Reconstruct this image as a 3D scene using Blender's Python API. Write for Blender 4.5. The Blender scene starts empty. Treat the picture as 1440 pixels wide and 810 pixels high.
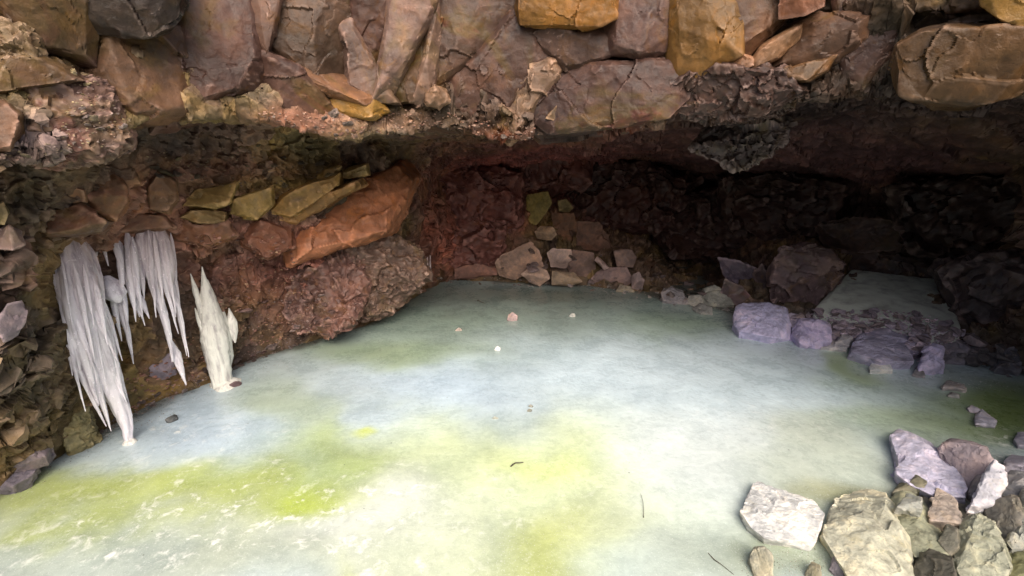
import bpy, bmesh, math, random
import numpy as np
from mathutils import Vector

random.seed(7)
RNG = np.random.RandomState(11)
SC = bpy.context.scene
COL = SC.collection
PI = math.pi

# ------------------------------------------------------------------ camera model (metres; ice is z = 0, camera above the origin)
F, PITCH, H = 620.0, math.radians(16.5), 1.8
CP, SP = math.cos(PITCH), math.sin(PITCH)


def ray(px, py):
    cx, cy = (px - 720.0) / F, (405.0 - py) / F
    return np.array([cx, CP + cy * SP, cy * CP - SP])


def P3(px, py, r):
    """world point in the direction (px, py) at horizontal distance r"""
    d = ray(px, py)
    t = r / math.hypot(d[0], d[1])
    return np.array([0, 0, H]) + d * t


def G(px, py, z=0.0):
    d = ray(px, py)
    return np.array([0, 0, H]) + d * ((H - z) / -d[2])


def GR(px, py, z=0.0):
    g = G(px, py, z)
    return math.hypot(g[0], g[1])


# ------------------------------------------------------------------ numpy noise
def _h(ix, iy, iz, seed):
    n = (ix.astype(np.uint32) * np.uint32(374761393)) ^ (iy.astype(np.uint32) * np.uint32(668265263)) ^ (
        iz.astype(np.uint32) * np.uint32(2147483647)) ^ np.uint32((seed * 1274126177) & 0xffffffff)
    n = (n ^ (n >> np.uint32(13))) * np.uint32(1274126177)
    n = (n ^ (n >> np.uint32(16))) * np.uint32(2246822519)
    n ^= n >> np.uint32(13)
    return n


def h01(ix, iy, iz, seed):
    return _h(ix, iy, iz, seed).astype(np.float32) / np.float32(4294967295.0)


def vnoise(p, seed=0):
    i = np.floor(p).astype(np.int64)
    f = (p - i).astype(np.float32)
    u = f * f * f * (f * (f * 6 - 15) + 10)
    out = np.zeros(len(p), np.float32)
    for dx in (0, 1):
        wx = u[:, 0] if dx else 1 - u[:, 0]
        for dy in (0, 1):
            wy = u[:, 1] if dy else 1 - u[:, 1]
            for dz in (0, 1):
                wz = u[:, 2] if dz else 1 - u[:, 2]
                out += h01(i[:, 0] + dx, i[:, 1] + dy, i[:, 2] + dz, seed) * wx * wy * wz
    return out * 2 - 1


def fbm(p, octs=4, seed=0, gain=0.5):
    a, s, o = 1.0, 1.0, np.zeros(len(p), np.float32)
    for k in range(octs):
        o += a * vnoise(p * s + 17.3 * k, seed + k)
        a *= gain
        s *= 2.03
    return o


def vor(p, seed=0):
    """nearest cell: (cell random id rnds 4, offset vector to centre, F2-F1)"""
    p = p.astype(np.float32)
    i = np.floor(p).astype(np.int64)
    n = len(p)
    b1 = np.full(n, 9e9, np.float32)
    b2 = np.full(n, 9e9, np.float32)
    cid = np.zeros((n, 3), np.int64)
    ctr = np.zeros((n, 3), np.float32)
    for dx in (-1, 0, 1):
        for dy in (-1, 0, 1):
            for dz in (-1, 0, 1):
                c0, c1, c2 = i[:, 0] + dx, i[:, 1] + dy, i[:, 2] + dz
                q = np.stack([c0 + h01(c0, c1, c2, seed), c1 + h01(c0, c1, c2, seed + 1), c2 + h01(c0, c1, c2, seed + 2)], 1).astype(np.float32)
                d = ((q - p) ** 2).sum(1)
                m = d < b1
                b2 = np.where(m, b1, np.minimum(b2, d))
                b1 = np.where(m, d, b1)
                cid[m] = np.stack([c0, c1, c2], 1)[m]
                ctr[m] = q[m]
    rn = [h01(cid[:, 0], cid[:, 1], cid[:, 2], seed + 10 + k) for k in range(5)]
    return rn, p - ctr, np.sqrt(b2) - np.sqrt(b1)


def facet(p, scale, seed, tilt=0.8, off=0.6, crack=0.0):
    """blocky relief about -1..1: every cell is a tilted plane"""
    q = p * scale
    q = q + 0.35 * np.stack([vnoise(q * 1.7, seed + 50), vnoise(q * 1.7, seed + 51), vnoise(q * 1.7, seed + 52)], 1)
    rn, d, e = vor(q, seed)
    o = off * (rn[0] * 2 - 1) + tilt * sum((rn[k + 1] * 2 - 1) * d[:, k] for k in range(3))
    if crack:
        o -= crack * np.exp(-(e / 0.06) ** 2)
    return o, rn


# ------------------------------------------------------------------ materials
MATS = {}


class NT:
    def __init__(self, m):
        m.use_nodes = True
        self.t = m.node_tree
        self.t.nodes.clear()

    def n(self, typ, **kw):
        nd = self.t.nodes.new(typ)
        for k, v in kw.items():
            if k in nd.inputs.keys():
                nd.inputs[k].default_value = v
            else:
                setattr(nd, k, v)
        return nd

    def l(self, a, b):
        self.t.links.new(a, b)

    def ramp(self, src, stops):
        r = self.n('ShaderNodeValToRGB')
        e = r.color_ramp.elements
        while len(e) < len(stops):
            e.new(0.5)
        for k, (pos, c) in enumerate(stops):
            e[k].position = pos
            e[k].color = (*c, 1) if len(c) == 3 else c
        self.l(src, r.inputs[0])
        return r.outputs[0]

    def mix(self, a, b, fac, mode='MIX'):
        m = self.n('ShaderNodeMix', data_type='RGBA', blend_type=mode)
        for s, v in ((0, fac), (6, a), (7, b)):
            if hasattr(v, 'is_output'):
                self.l(v, m.inputs[s])
            elif s == 0:
                m.inputs[0].default_value = v
            else:
                m.inputs[s].default_value = (*v, 1)
        return m.outputs[2]

    def math(self, op, a, b=0.0, clamp=False):
        m = self.n('ShaderNodeMath', operation=op, use_clamp=clamp)
        for s, v in ((0, a), (1, b)):
            if hasattr(v, 'is_output'):
                self.l(v, m.inputs[s])
            else:
                m.inputs[s].default_value = v
        return m.outputs[0]

    def noise(self, co, scale, detail=4, rough=0.55, dist=0.0):
        m = self.n('ShaderNodeTexNoise', Scale=scale, Detail=detail, Roughness=rough, Distortion=dist)
        self.l(co, m.inputs['Vector'])
        return m.outputs['Fac']


def rock_material(name, source, rough=0.62, stain=0.5, bump=1.0, spec=0.4, chip_highlight=0.55, scale=1.0, bed=0.0):
    """source 'object': base colour is the object's own colour; 'attr': the mesh's Col attribute"""
    m = bpy.data.materials.new(name)
    t = NT(m)
    geo = t.n('ShaderNodeNewGeometry')
    if source == 'object':
        info = t.n('ShaderNodeObjectInfo')
        base = info.outputs['Color']
        tc = t.n('ShaderNodeTexCoord')
        add = t.n('ShaderNodeVectorMath', operation='ADD')
        mul = t.n('ShaderNodeVectorMath', operation='MULTIPLY')
        t.l(info.outputs['Random'], mul.inputs[0])
        mul.inputs[1].default_value = (37, 53, 71)
        t.l(tc.outputs['Object'], add.inputs[0])
        t.l(mul.outputs[0], add.inputs[1])
        co = add.outputs[0]
        if bed:                                  # one bedrock: the staining runs on from block to block
            co = geo.outputs['Position']
            veins = t.ramp(t.noise(co, 1.6, 4, 0.62, 1.0), [(0.30, (0.024, 0.016, 0.014)), (0.42, (0.064, 0.034, 0.029)), (0.52, (0.092, 0.052, 0.043)), (0.60, (0.100, 0.066, 0.026)), (0.66, (0.120, 0.038, 0.030)), (0.76, (0.170, 0.115, 0.042))])
            base = t.mix(base, veins, info.outputs['Alpha'])      # alpha of the object colour: how much of the common staining it shows
    else:
        base = t.n('ShaderNodeAttribute', attribute_name='Col').outputs['Color']
        co = geo.outputs['Position']
    n1 = t.noise(co, 2.3 * scale, 5, 0.6, 0.4)
    n2 = t.noise(co, 11 * scale, 5, 0.62, 0.2)
    n3 = t.noise(co, 60 * scale, 4, 0.7)
    n4 = t.noise(co, 5.1 * scale, 4, 0.7, 1.2)
    # large light / dark variation of the stone
    v = t.math('ADD', t.math('MULTIPLY', n1, 0.9), t.math('MULTIPLY', n2, 0.6))
    g = t.ramp(v, [(0.50, (0.42, 0.41, 0.40)), (0.74, (0.95, 0.95, 0.95)), (0.98, (1.8, 1.62, 1.40))])
    c = t.mix(base, g, 1.0, 'MULTIPLY')
    # ochre and rust stains, pale mineral film
    c = t.mix(c, t.mix(base, (1.5, 1.15, 0.35), 1.0, 'MULTIPLY'), t.math('MULTIPLY', t.ramp(n4, [(0.55, (0, 0, 0)), (0.72, (1, 1, 1))]), stain))
    film = t.math('MULTIPLY', t.ramp(t.noise(co, 7.7 * scale, 5, 0.72, 0.6), [(0.60, (0, 0, 0)), (0.74, (1, 1, 1))]), 0.35)
    c = t.mix(c, t.mix(base, (2.0, 1.85, 1.9), 1.0, 'MULTIPLY'), film)
    dark = t.math('MULTIPLY', t.ramp(n3, [(0.28, (1, 1, 1)), (0.42, (0, 0, 0))]), 0.55)
    c = t.mix(c, t.mix(base, (0.3, 0.28, 0.28), 1.0, 'MULTIPLY'), dark)
    # chipped, paler edges, brightened further to paint highlights along the ridges
    pt = t.ramp(geo.outputs['Pointiness'], [(0.512, (0, 0, 0)), (0.575, (1, 1, 1))])
    c = t.mix(c, t.mix(t.mix(base, (2.9, 2.7, 2.6), 1.0, 'MULTIPLY'), (0.36, 0.28, 0.24), 0.3), t.math('MULTIPLY', t.math('MULTIPLY', pt, n2), chip_highlight * 1.6, True))
    b = t.n('ShaderNodeBsdfPrincipled')
    t.l(c, b.inputs['Base Color'])
    t.l(t.ramp(n2, [(0.3, (rough - 0.2,) * 3), (0.7, (rough + 0.15,) * 3)]), b.inputs['Roughness'])
    b.inputs['Specular IOR Level'].default_value = spec
    vo = t.n('ShaderNodeTexVoronoi', feature='DISTANCE_TO_EDGE', Scale=9 * scale)
    wob = t.n('ShaderNodeVectorMath', operation='ADD')
    nz = t.n('ShaderNodeTexNoise', Scale=6 * scale, Detail=3)
    t.l(co, nz.inputs['Vector'])
    sc = t.n('ShaderNodeVectorMath', operation='SCALE')
    sc.inputs['Scale'].default_value = 0.25
    t.l(nz.outputs['Color'], sc.inputs[0])
    t.l(co, wob.inputs[0])
    t.l(sc.outputs[0], wob.inputs[1])
    t.l(wob.outputs[0], vo.inputs['Vector'])
    cr = t.ramp(vo.outputs['Distance'], [(0.0, (0, 0, 0)), (0.05, (1, 1, 1))])
    hgt = t.math('ADD', t.math('MULTIPLY', n2, 0.014), t.math('MULTIPLY', n3, 0.005))
    hgt = t.math('ADD', hgt, t.math('MULTIPLY', t.noise(co, 190 * scale, 3, 0.6), 0.0022))
    hgt = t.math('ADD', hgt, t.math('MULTIPLY', cr, 0.0007))
    bp = t.n('ShaderNodeBump', Strength=0.85 * bump, Distance=1.0)
    t.l(hgt, bp.inputs['Height'])
    t.l(bp.outputs[0], b.inputs['Normal'])
    o = t.n('ShaderNodeOutputMaterial')
    t.l(b.outputs[0], o.inputs[0])
    MATS[name] = m
    return m


def ice_floor_material():
    m = bpy.data.materials.new('lake_ice')
    t = NT(m)
    geo = t.n('ShaderNodeNewGeometry')
    co = geo.outputs['Position']
    base = t.n('ShaderNodeAttribute', attribute_name='Col').outputs['Color']
    fl = t.n('ShaderNodeAttribute', attribute_name='frost').outputs['Fac']
    n1 = t.noise(co, 3.2, 6, 0.6, 0.2)
    n2 = t.noise(co, 24, 5, 0.62, 0.3)
    n3 = t.noise(co, 85, 3, 0.6)
    c = t.mix(base, t.ramp(n1, [(0.3, (0.82, 0.84, 0.85)), (0.7, (1.12, 1.11, 1.10))]), 1.0, 'MULTIPLY')
    c = t.mix(c, t.ramp(n2, [(0.3, (0.92, 0.93, 0.93)), (0.7, (1.06, 1.06, 1.06))]), 1.0, 'MULTIPLY')
    # frost blisters frozen into the ice
    sp = t.ramp(t.math('ADD', t.math('MULTIPLY', t.noise(co, 8.5, 6, 0.66, 0.5), 0.75), t.math('MULTIPLY', n2, 0.25)), [(0.54, (0, 0, 0)), (0.66, (1, 1, 1))])
    c = t.mix(c, (0.95, 0.96, 0.90), t.math('MULTIPLY', t.math('MULTIPLY', sp, fl), 0.9))
    gr = t.ramp(t.noise(co, 150, 2, 0.5), [(0.60, (0, 0, 0)), (0.72, (1, 1, 1))])
    c = t.mix(c, (0.9, 0.92, 0.92), t.math('MULTIPLY', gr, 0.35))
    # dirt specks
    vo = t.n('ShaderNodeTexVoronoi', Scale=14.0, Randomness=1.0)
    t.l(co, vo.inputs['Vector'])
    keep = t.n('ShaderNodeSeparateColor')
    t.l(vo.outputs['Color'], keep.inputs[0])
    speck = t.math('MULTIPLY', t.math('LESS_THAN', vo.outputs['Distance'], t.math('MULTIPLY', keep.outputs[0], 0.085)), t.math('GREATER_THAN', keep.outputs[1], 0.82))
    c = t.mix(c, (0.10, 0.10, 0.09), t.math('MULTIPLY', speck, 0.65))
    b = t.n('ShaderNodeBsdfPrincipled')
    t.l(c, b.inputs['Base Color'])
    b.inputs['IOR'].default_value = 1.31
    b.inputs['Specular IOR Level'].default_value = 0.45
    t.l(t.ramp(t.math('ADD', t.math('MULTIPLY', n1, 0.6), t.math('MULTIPLY', n2, 0.4)), [(0.3, (0.16,) * 3), (0.7, (0.42,) * 3)]), b.inputs['Roughness'])
    b.inputs['Coat Weight'].default_value = 0.6
    b.inputs['Coat Roughness'].default_value = 0.14
    hgt = t.math('ADD', t.math('MULTIPLY', n1, 0.03), t.math('MULTIPLY', n2, 0.003))
    hgt = t.math('ADD', hgt, t.math('MULTIPLY', t.math('MULTIPLY', sp, fl), 0.004))
    hgt = t.math('ADD', hgt, t.math('MULTIPLY', n3, 0.0006))
    bp = t.n('ShaderNodeBump', Strength=0.5, Distance=1.0)
    t.l(hgt, bp.inputs['Height'])
    t.l(bp.outputs[0], b.inputs['Normal'])
    o = t.n('ShaderNodeOutputMaterial')
    t.l(b.outputs[0], o.inputs[0])
    MATS['lake_ice'] = m
    return m


def hanging_ice_material(name, col, trans=0.25, streak=0.10, bump=0.6):
    m = bpy.data.materials.new(name)
    t = NT(m)
    tc = t.n('ShaderNodeTexCoord')
    mp = t.n('ShaderNodeMapping')
    mp.inputs['Scale'].default_value = (1, 1, streak)
    t.l(tc.outputs['Object'], mp.inputs[0])
    n1 = t.noise(mp.outputs[0], 34 if streak < 1 else 5, 4, 0.6, 0.3)
    n2 = t.noise(tc.outputs['Object'], 60, 3, 0.6)
    c = t.mix(col, t.ramp(n1, [(0.30, (0.55, 0.52, 0.56)), (0.50, (1, 1, 1)), (0.75, (1.1, 1.1, 1.1))]), 1.0, 'MULTIPLY')
    old = t.n('ShaderNodeAttribute', attribute_name='old').outputs['Fac']
    c = t.mix(c, t.mix(c, (0.52, 0.40, 0.37), 1.0, 'MULTIPLY'), t.math('MULTIPLY', old, 0.9))
    b = t.n('ShaderNodeBsdfPrincipled')
    t.l(c, b.inputs['Base Color'])
    b.inputs['IOR'].default_value = 1.31
    b.inputs['Transmission Weight'].default_value = trans
    b.inputs['Subsurface Weight'].default_value = 0.0
    b.inputs['Subsurface Radius'].default_value = (0.03, 0.035, 0.04)
    b.inputs['Subsurface Scale'].default_value = 0.6
    t.l(t.ramp(n2, [(0.35, (0.10,) * 3), (0.7, (0.30,) * 3)]), b.inputs['Roughness'])
    hgt = t.math('ADD', t.math('MULTIPLY', n1, 0.010), t.math('MULTIPLY', n2, 0.0015))
    bp = t.n('ShaderNodeBump', Strength=bump, Distance=1.0)
    t.l(hgt, bp.inputs['Height'])
    t.l(bp.outputs[0], b.inputs['Normal'])
    o = t.n('ShaderNodeOutputMaterial')
    t.l(b.outputs[0], o.inputs[0])
    MATS[name] = m
    return m


def twig_material():
    m = bpy.data.materials.new('dead_twig')
    t = NT(m)
    tc = t.n('ShaderNodeTexCoord')
    n = t.noise(tc.outputs['Object'], 90, 4)
    b = t.n('ShaderNodeBsdfPrincipled', Roughness=0.8)
    t.l(t.ramp(n, [(0.3, (0.03, 0.025, 0.02)), (0.7, (0.11, 0.09, 0.06))]), b.inputs['Base Color'])
    o = t.n('ShaderNodeOutputMaterial')
    t.l(b.outputs[0], o.inputs[0])
    MATS['twig'] = m


rock_material('cave_rock', 'attr', rough=0.6, stain=0.35, spec=0.22)
rock_material('block_rock', 'object', rough=0.46, bump=0.6, stain=0.6, spec=0.22, chip_highlight=1.0, bed=0.55)
rock_material('loose_rock', 'object', rough=0.66, stain=0.18, spec=0.35, chip_highlight=0.4, scale=1.4)
ice_floor_material()
hanging_ice_material('icicle_ice', (0.97, 0.93, 0.99), 0.25)
hanging_ice_material('column_ice', (0.82, 0.82, 0.76), 0.08)
hanging_ice_material('slab_ice', (0.66, 0.70, 0.62), 0.0, 1.0, 0.15)
twig_material()


# ------------------------------------------------------------------ object helpers
def mesh_np(name, v, f, mat, sharp=None, attrs=None):
    me = bpy.data.meshes.new(name)
    v = np.asarray(v, np.float32)
    f = np.asarray(f, np.int32)
    k = f.shape[1]
    me.vertices.add(len(v))
    me.vertices.foreach_set('co', v.ravel())
    me.loops.add(f.size)
    me.loops.foreach_set('vertex_index', f.ravel())
    me.polygons.add(len(f))
    me.polygons.foreach_set('loop_start', np.arange(0, f.size, k, dtype=np.int32))
    me.polygons.foreach_set('use_smooth', np.ones(len(f), bool))
    me.update(calc_edges=True)
    for an, (typ, arr) in (attrs or {}).items():
        a = me.attributes.new(an, typ, 'POINT')
        a.data.foreach_set('color' if typ == 'FLOAT_COLOR' else 'value', np.asarray(arr, np.float32).ravel())
    if sharp:
        me.set_sharp_from_angle(angle=math.radians(sharp))
    me.materials.append(MATS[mat])
    return me


def link(name, me, parent=None, loc=None, color=None, bed=0.55):
    o = bpy.data.objects.new(name, me)
    COL.objects.link(o)
    if loc is not None:
        o.location = loc
    if parent:
        o.parent = parent
    if color:
        o.color = (*color, bed)
    return o


def tag(o, label=None, cat=None, group=None, kind=None):
    for k, v in (('label', label), ('category', cat), ('group', group), ('kind', kind)):
        if v:
            o[k] = v
    return o


def refine_hull(pts, h, seed, rough=0.022, fac=0.026, smooth=1, size=None, fscale=2.0, pit=0.0):
    """convex hull of pts -> even triangle mesh of edge about h -> rounded, chipped, faceted rock. Returns v, f"""
    bm = bmesh.new()
    for p in pts:
        bm.verts.new(p)
    r = bmesh.ops.convex_hull(bm, input=bm.verts)
    dead = [e for e in set(r['geom_interior'] + r['geom_unused']) if isinstance(e, bmesh.types.BMVert)]
    if dead:
        bmesh.ops.delete(bm, geom=dead, context='VERTS')
    for v in list(bm.verts):
        if not v.link_faces:
            bm.verts.remove(v)
    bmesh.ops.triangulate(bm, faces=bm.faces)
    for _ in range(9):
        long = [e for e in bm.edges if e.calc_length() > h * 1.45]
        if not long:
            break
        bmesh.ops.subdivide_edges(bm, edges=long, cuts=1)
        bmesh.ops.triangulate(bm, faces=[q for q in bm.faces if len(q.verts) > 3])
    bmesh.ops.recalc_face_normals(bm, faces=bm.faces)
    bm.verts.index_update()
    v = np.array([q.co[:] for q in bm.verts], np.float64)
    f = np.array([[w.index for w in q.verts] for q in bm.faces], np.int64)
    e = np.array([[w.index for w in q.verts] for q in bm.edges], np.int64)
    bm.free()
    deg = np.bincount(e.ravel(), minlength=len(v))[:, None]

    def lap(a):
        s = np.zeros_like(a)
        np.add.at(s, e[:, 0], a[e[:, 1]])
        np.add.at(s, e[:, 1], a[e[:, 0]])
        return s / deg

    for _ in range(smooth):
        v = v * 0.6 + lap(v) * 0.4
    fn = np.cross(v[f[:, 1]] - v[f[:, 0]], v[f[:, 2]] - v[f[:, 0]])
    vn = np.zeros_like(v)
    for k in range(3):
        np.add.at(vn, f[:, k], fn)
    for _ in range(2):
        vn = vn + lap(vn)
    vn /= np.linalg.norm(vn, axis=1, keepdims=True) + 1e-12
    size = size or float(np.mean(v.max(0) - v.min(0)))
    q = (v - v.mean(0)) / size + seed * 3.71
    d, rn = facet(q, fscale, seed, tilt=0.9, off=0.45)
    d2, _ = facet(q, fscale * 3.1, seed + 5, tilt=0.9, off=0.5)
    disp = fac * d + fac * 0.30 * d2 + rough * 0.8 * fbm(q * 3.2, 4, seed + 9) + rough * 0.30 * fbm(q * 15, 3, seed + 13)
    if pit:
        d3, _ = facet(q, fscale * 6, seed + 21, tilt=1.0, off=0.7)
        disp += pit * d3
    return v + vn * (disp * size)[:, None], f


def hull_object(name, pts, h, seed, mat, color, parent=None, bed=0.55, **kw):
    v, f = refine_hull(pts, h, seed, **kw)
    c = v.mean(0)
    c[2] = v[:, 2].min()
    me = mesh_np(name, v - c, f, mat, sharp=38)
    return link(name, me, parent, c, color, bed)


SEED = [100]


def block(poly, r, thick, color, label=None, cat='rock', name='rock_block', parent=None, lean=0.0, inner=(), group=None, grow=1.07, flare=0.0, mat='block_rock', h=None, **kw):
    """a rock whose face towards the cave mouth has the outline poly, at distance r, and real thickness behind it.
    lean > 0: its upper part lies farther back."""
    SEED[0] += 7
    rs = random.Random(SEED[0])
    cy = sum(p[1] for p in poly) / len(poly)
    cx = sum(p[0] for p in poly) / len(poly)
    pts = []
    for p in poly:
        dr = p[2] if len(p) > 2 else rs.uniform(-0.45, 0.35) * thick * (0.4 if parent is None else 0.2)
        rr = r + dr + lean * (cy - p[1]) / F * r
        pts.append(P3(cx + (p[0] - cx) * grow, cy + (p[1] - cy) * grow, rr))
        if flare:                                    # spreads into the rock it belongs to
            s = flare * (1.0 + rs.uniform(-0.08, 0.08))
            pts.append(P3(cx + (p[0] - cx) * s, cy + (p[1] - cy) * s, rr + rs.uniform(0.02, 0.07)))
            pts.append(P3(cx + (p[0] - cx) * s * 1.15, cy + (p[1] - cy) * s * 1.15, rr + thick))
        else:
            pts.append(P3(cx + (p[0] - cx) * 0.86, cy + (p[1] - cy) * 0.86, rr + thick))
    for (x, y, dr) in inner:
        pts.append(P3(x, y, r + dr + lean * (cy - y) / F * r))
    o = hull_object(name, pts, h or max(0.0075, 2.0 * r / F), SEED[0], mat, color, parent, **kw)
    if not parent:
        tag(o, label, cat, group)
    return o


def rock(poly, color, label, depth=0.8, back=0.7, z=0.0, r0=None, cat='rock', name='boulder', group=None, sink=0.03, lift=0.14, mat='loose_rock', h=None, **kw):
    """a loose stone standing on a floor of height z: the traced outline is its near side, leaning back by `back`;
    its body runs `depth` times its width away from us."""
    SEED[0] += 7
    rs = random.Random(SEED[0])
    ymax = max(p[1] for p in poly)
    xb = [p[0] for p in poly if p[1] > ymax - 4]
    r = r0 or GR(sum(xb) / len(xb), ymax, z)
    wpx = max(p[0] for p in poly) - min(p[0] for p in poly)
    w = wpx / F * r
    pts = []
    cx = sum(p[0] for p in poly) / len(poly)
    for p in poly:
        up = (ymax - p[1]) / F * r
        q = P3(p[0], p[1], r + back * up + rs.uniform(-0.03, 0.03) * w)
        lo = z + (0.0 if up < 0.004 * r else lift * w)
        if q[2] < lo:
            q = G(p[0], p[1], lo)
        pts.append(q)
        a = P3(cx + (p[0] - cx) * 0.85, p[1], r + back * up + depth * w)
        a[2] = z - sink + (max(a[2], z) - z) * 0.15 if up < 0.02 * r else z + (q[2] - z) * 0.62
        s = math.hypot(a[0], a[1])
        pts.append(a)
        b = q.copy()
        b[:2] *= 1 + 0.12 * w / r
        b[2] = z - sink
        pts.append(b)
    kw.setdefault('fac', 0.045)
    kw.setdefault('fscale', 1.7)
    o = hull_object(name, pts, h or max(0.006, 1.8 * r / F), SEED[0], mat, color, None, **kw)
    return tag(o, label, cat, group)


# ------------------------------------------------------------------ the cave: one rock shell all round, profile swept by azimuth
RAILS = {}


def rail(name, pts):
    """pts: (px, py, r) in view, or ('a', azimuth_deg, r, z) outside it"""
    out = []
    for p in pts:
        if p[0] == 'a':
            out.append(p[1:])
        else:
            q = P3(*p) if p[2] else G(p[0], p[1])
            out.append((math.degrees(math.atan2(q[0], q[1])), math.hypot(q[0], q[1]), q[2]))
    out.sort()
    RAILS[name] = np.array(out)


BK = lambda r, z: [('a', s * a, r, z) for s in (-1, 1) for a in (95, 120, 150, 180)]  # unseen pit rim behind the camera, lowered to let more sky light in
rail('A', [('a', a, 6.5, 3.3) for a in (-75, -45, 0, 45, 75)] + BK(9.0, 2.5))
rail('B', [('a', -75, 3.6, 3.2), ('a', -45, 3.5, 3.2), ('a', 0, 3.75, 3.2), ('a', 45, 3.6, 3.2), ('a', 75, 3.8, 3.2)] + BK(6.5, 2.3))
rail('C', [(-150, 0, 3.0), (0, 0, 3.0), (150, 0, 3.15), (400, 0, 3.4), (720, 0, 3.5), (1000, 0, 3.45), (1200, 0, 3.4), (1440, 0, 3.2), (1600, 0, 3.2)] + BK(5.6, 1.9))
rail('D', [(-150, 110, 2.8), (0, 110, 2.85), (150, 100, 3.05), (300, 90, 3.2), (480, 110, 3.3), (720, 100, 3.4), (900, 90, 3.42), (1100, 80, 3.45), (1250, 60, 3.5), (1440, 60, 3.3), (1600, 60, 3.2)] + BK(4.8, 1.5))
rail('E', [(-150, 250, 2.7), (0, 228, 2.75), (60, 222, 2.8), (150, 208, 2.85), (185, 175, 2.95), (240, 160, 3.05), (300, 158, 3.1), (380, 160, 3.15), (440, 176, 3.2), (500, 195, 3.25),
           (570, 188, 3.3), (640, 184, 3.3), (690, 190, 3.3), (760, 192, 3.3), (830, 183, 3.35), (900, 170, 3.35), (980, 158, 3.4), (1070, 153, 3.4), (1150, 136, 3.45), (1240, 126, 3.5),
           (1270, 135, 3.45), (1310, 145, 3.4), (1380, 142, 3.3), (1440, 125, 3.2), (1600, 120, 3.1)] + BK(4.2, 1.1))
rail('Fh', [(-150, 235, 2.95), (0, 215, 3.05), (150, 195, 3.25), (250, 150, 3.6), (380, 150, 3.75), (480, 170, 3.8), (570, 165, 4.0), (640, 165, 4.0), (760, 165, 4.0), (900, 150, 4.0), (1070, 130, 4.0), (1240, 110, 4.0), (1440, 105, 3.8), (1600, 110, 3.3)] + BK(3.4, 1.0))
rail('Gm', [(-150, 270, 3.0), (0, 250, 3.05), (100, 245, 3.2), (200, 225, 3.6), (300, 200, 3.9), (420, 200, 4.2), (500, 205, 4.5), (560, 200, 5.0), (640, 195, 5.4), (760, 190, 5.6), (900, 185, 5.8), (1070, 180, 5.8), (1240, 160, 5.6), (1440, 150, 5.2), (1600, 200, 3.6)] + BK(3.2, 0.7))
rail('Hl', [(-150, 300, 3.0), (0, 300, 3.05), (60, 300, 3.25), (140, 290, 3.5), (220, 285, 3.75), (300, 285, 3.95), (360, 285, 4.1), (430, 270, 4.3), (500, 255, 4.55), (550, 255, 4.85), (585, 260, 5.6), (640, 240, 6.6), (760, 240, 7.2), (900, 240, 8.2), (1000, 260, 8.4), (1100, 270, 7.6), (1240, 280, 7.6), (1440, 260, 6.6), (1600, 300, 4.2)] + BK(3.1, 0.45))
rail('Im', [(-150, 420, 2.95), (0, 440, 3.0), (60, 400, 3.35), (140, 370, 3.75), (220, 370, 4.05), (300, 370, 4.2), (360, 370, 4.3), (430, 365, 4.5), (500, 360, 4.75), (550, 355, 5.0), (590, 350, 5.6), (640, 335, 6.5), (700, 325, 6.7), (760, 320, 6.7), (830, 330, 6.8), (900, 350, 7.3), (960, 375, 8.0), (1000, 375, 7.8), (1060, 360, 6.6), (1150, 375, 6.6), (1240, 375, 7.0), (1340, 390, 6.8), (1440, 400, 6.2), (1600, 420, 4.4)] + BK(3.0, 0.2))
rail('J', [(-150, 770, 0), (0, 692, 0), (60, 655, 0), (130, 612, 0), (230, 562, 0), (300, 535, 0), (345, 512, 0), (420, 488, 0), (500, 463, 0), (560, 438, 0), (592, 412, 0), (620, 396, 0), (680, 394, 0), (760, 400, 0), (830, 402, 0), (900, 412, 0), (980, 430, 0), (1030, 438, 0), (1110, 458, 0), (1190, 474, 0), (1290, 500, 0), (1350, 510, 0), (1440, 526, 0), (1600, 570, 0)] + BK(2.9, 0.0))
rail('K', [('a', a, r + 0.15, -0.45) for a, r, z in RAILS['J']])


def rail_at(name, th):
    t = RAILS[name]
    t3 = np.concatenate([t - [360, 0, 0], t, t + [360, 0, 0]])
    return np.stack([np.interp(th, t3[:, 0], t3[:, 1]), np.interp(th, t3[:, 0], t3[:, 2])], -1)


def col_zones(p, base, zones):
    """blend zone colours in world space: zones = (centre xyz, radius, colour, strength)"""
    c = base
    wob = 0.25 * fbm(p * 2.2, 3, 77)[:, None]
    for (ctr, rad, colr, s) in zones:
        rad = np.asarray(rad, float)
        d = np.sqrt((((p - ctr) / rad) ** 2).sum(1))[:, None] + wob
        w = s * np.clip(1.35 - d, 0, 1) ** 1.5
        w = np.clip(w, 0, 1)
        c = c * (1 - w) + np.asarray(colr) * w
    return c


def grid_normals(g):
    du = np.roll(g, -1, 1) - np.roll(g, 1, 1)
    dv = np.gradient(g, axis=0)
    n = np.cross(du, dv)
    return n / (np.linalg.norm(n, axis=-1, keepdims=True) + 1e-9)


def blur_rows(x, it):
    for _ in range(it):
        x[1:-1] = 0.5 * x[1:-1] + 0.25 * (x[:-2] + x[2:])
    return x


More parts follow.
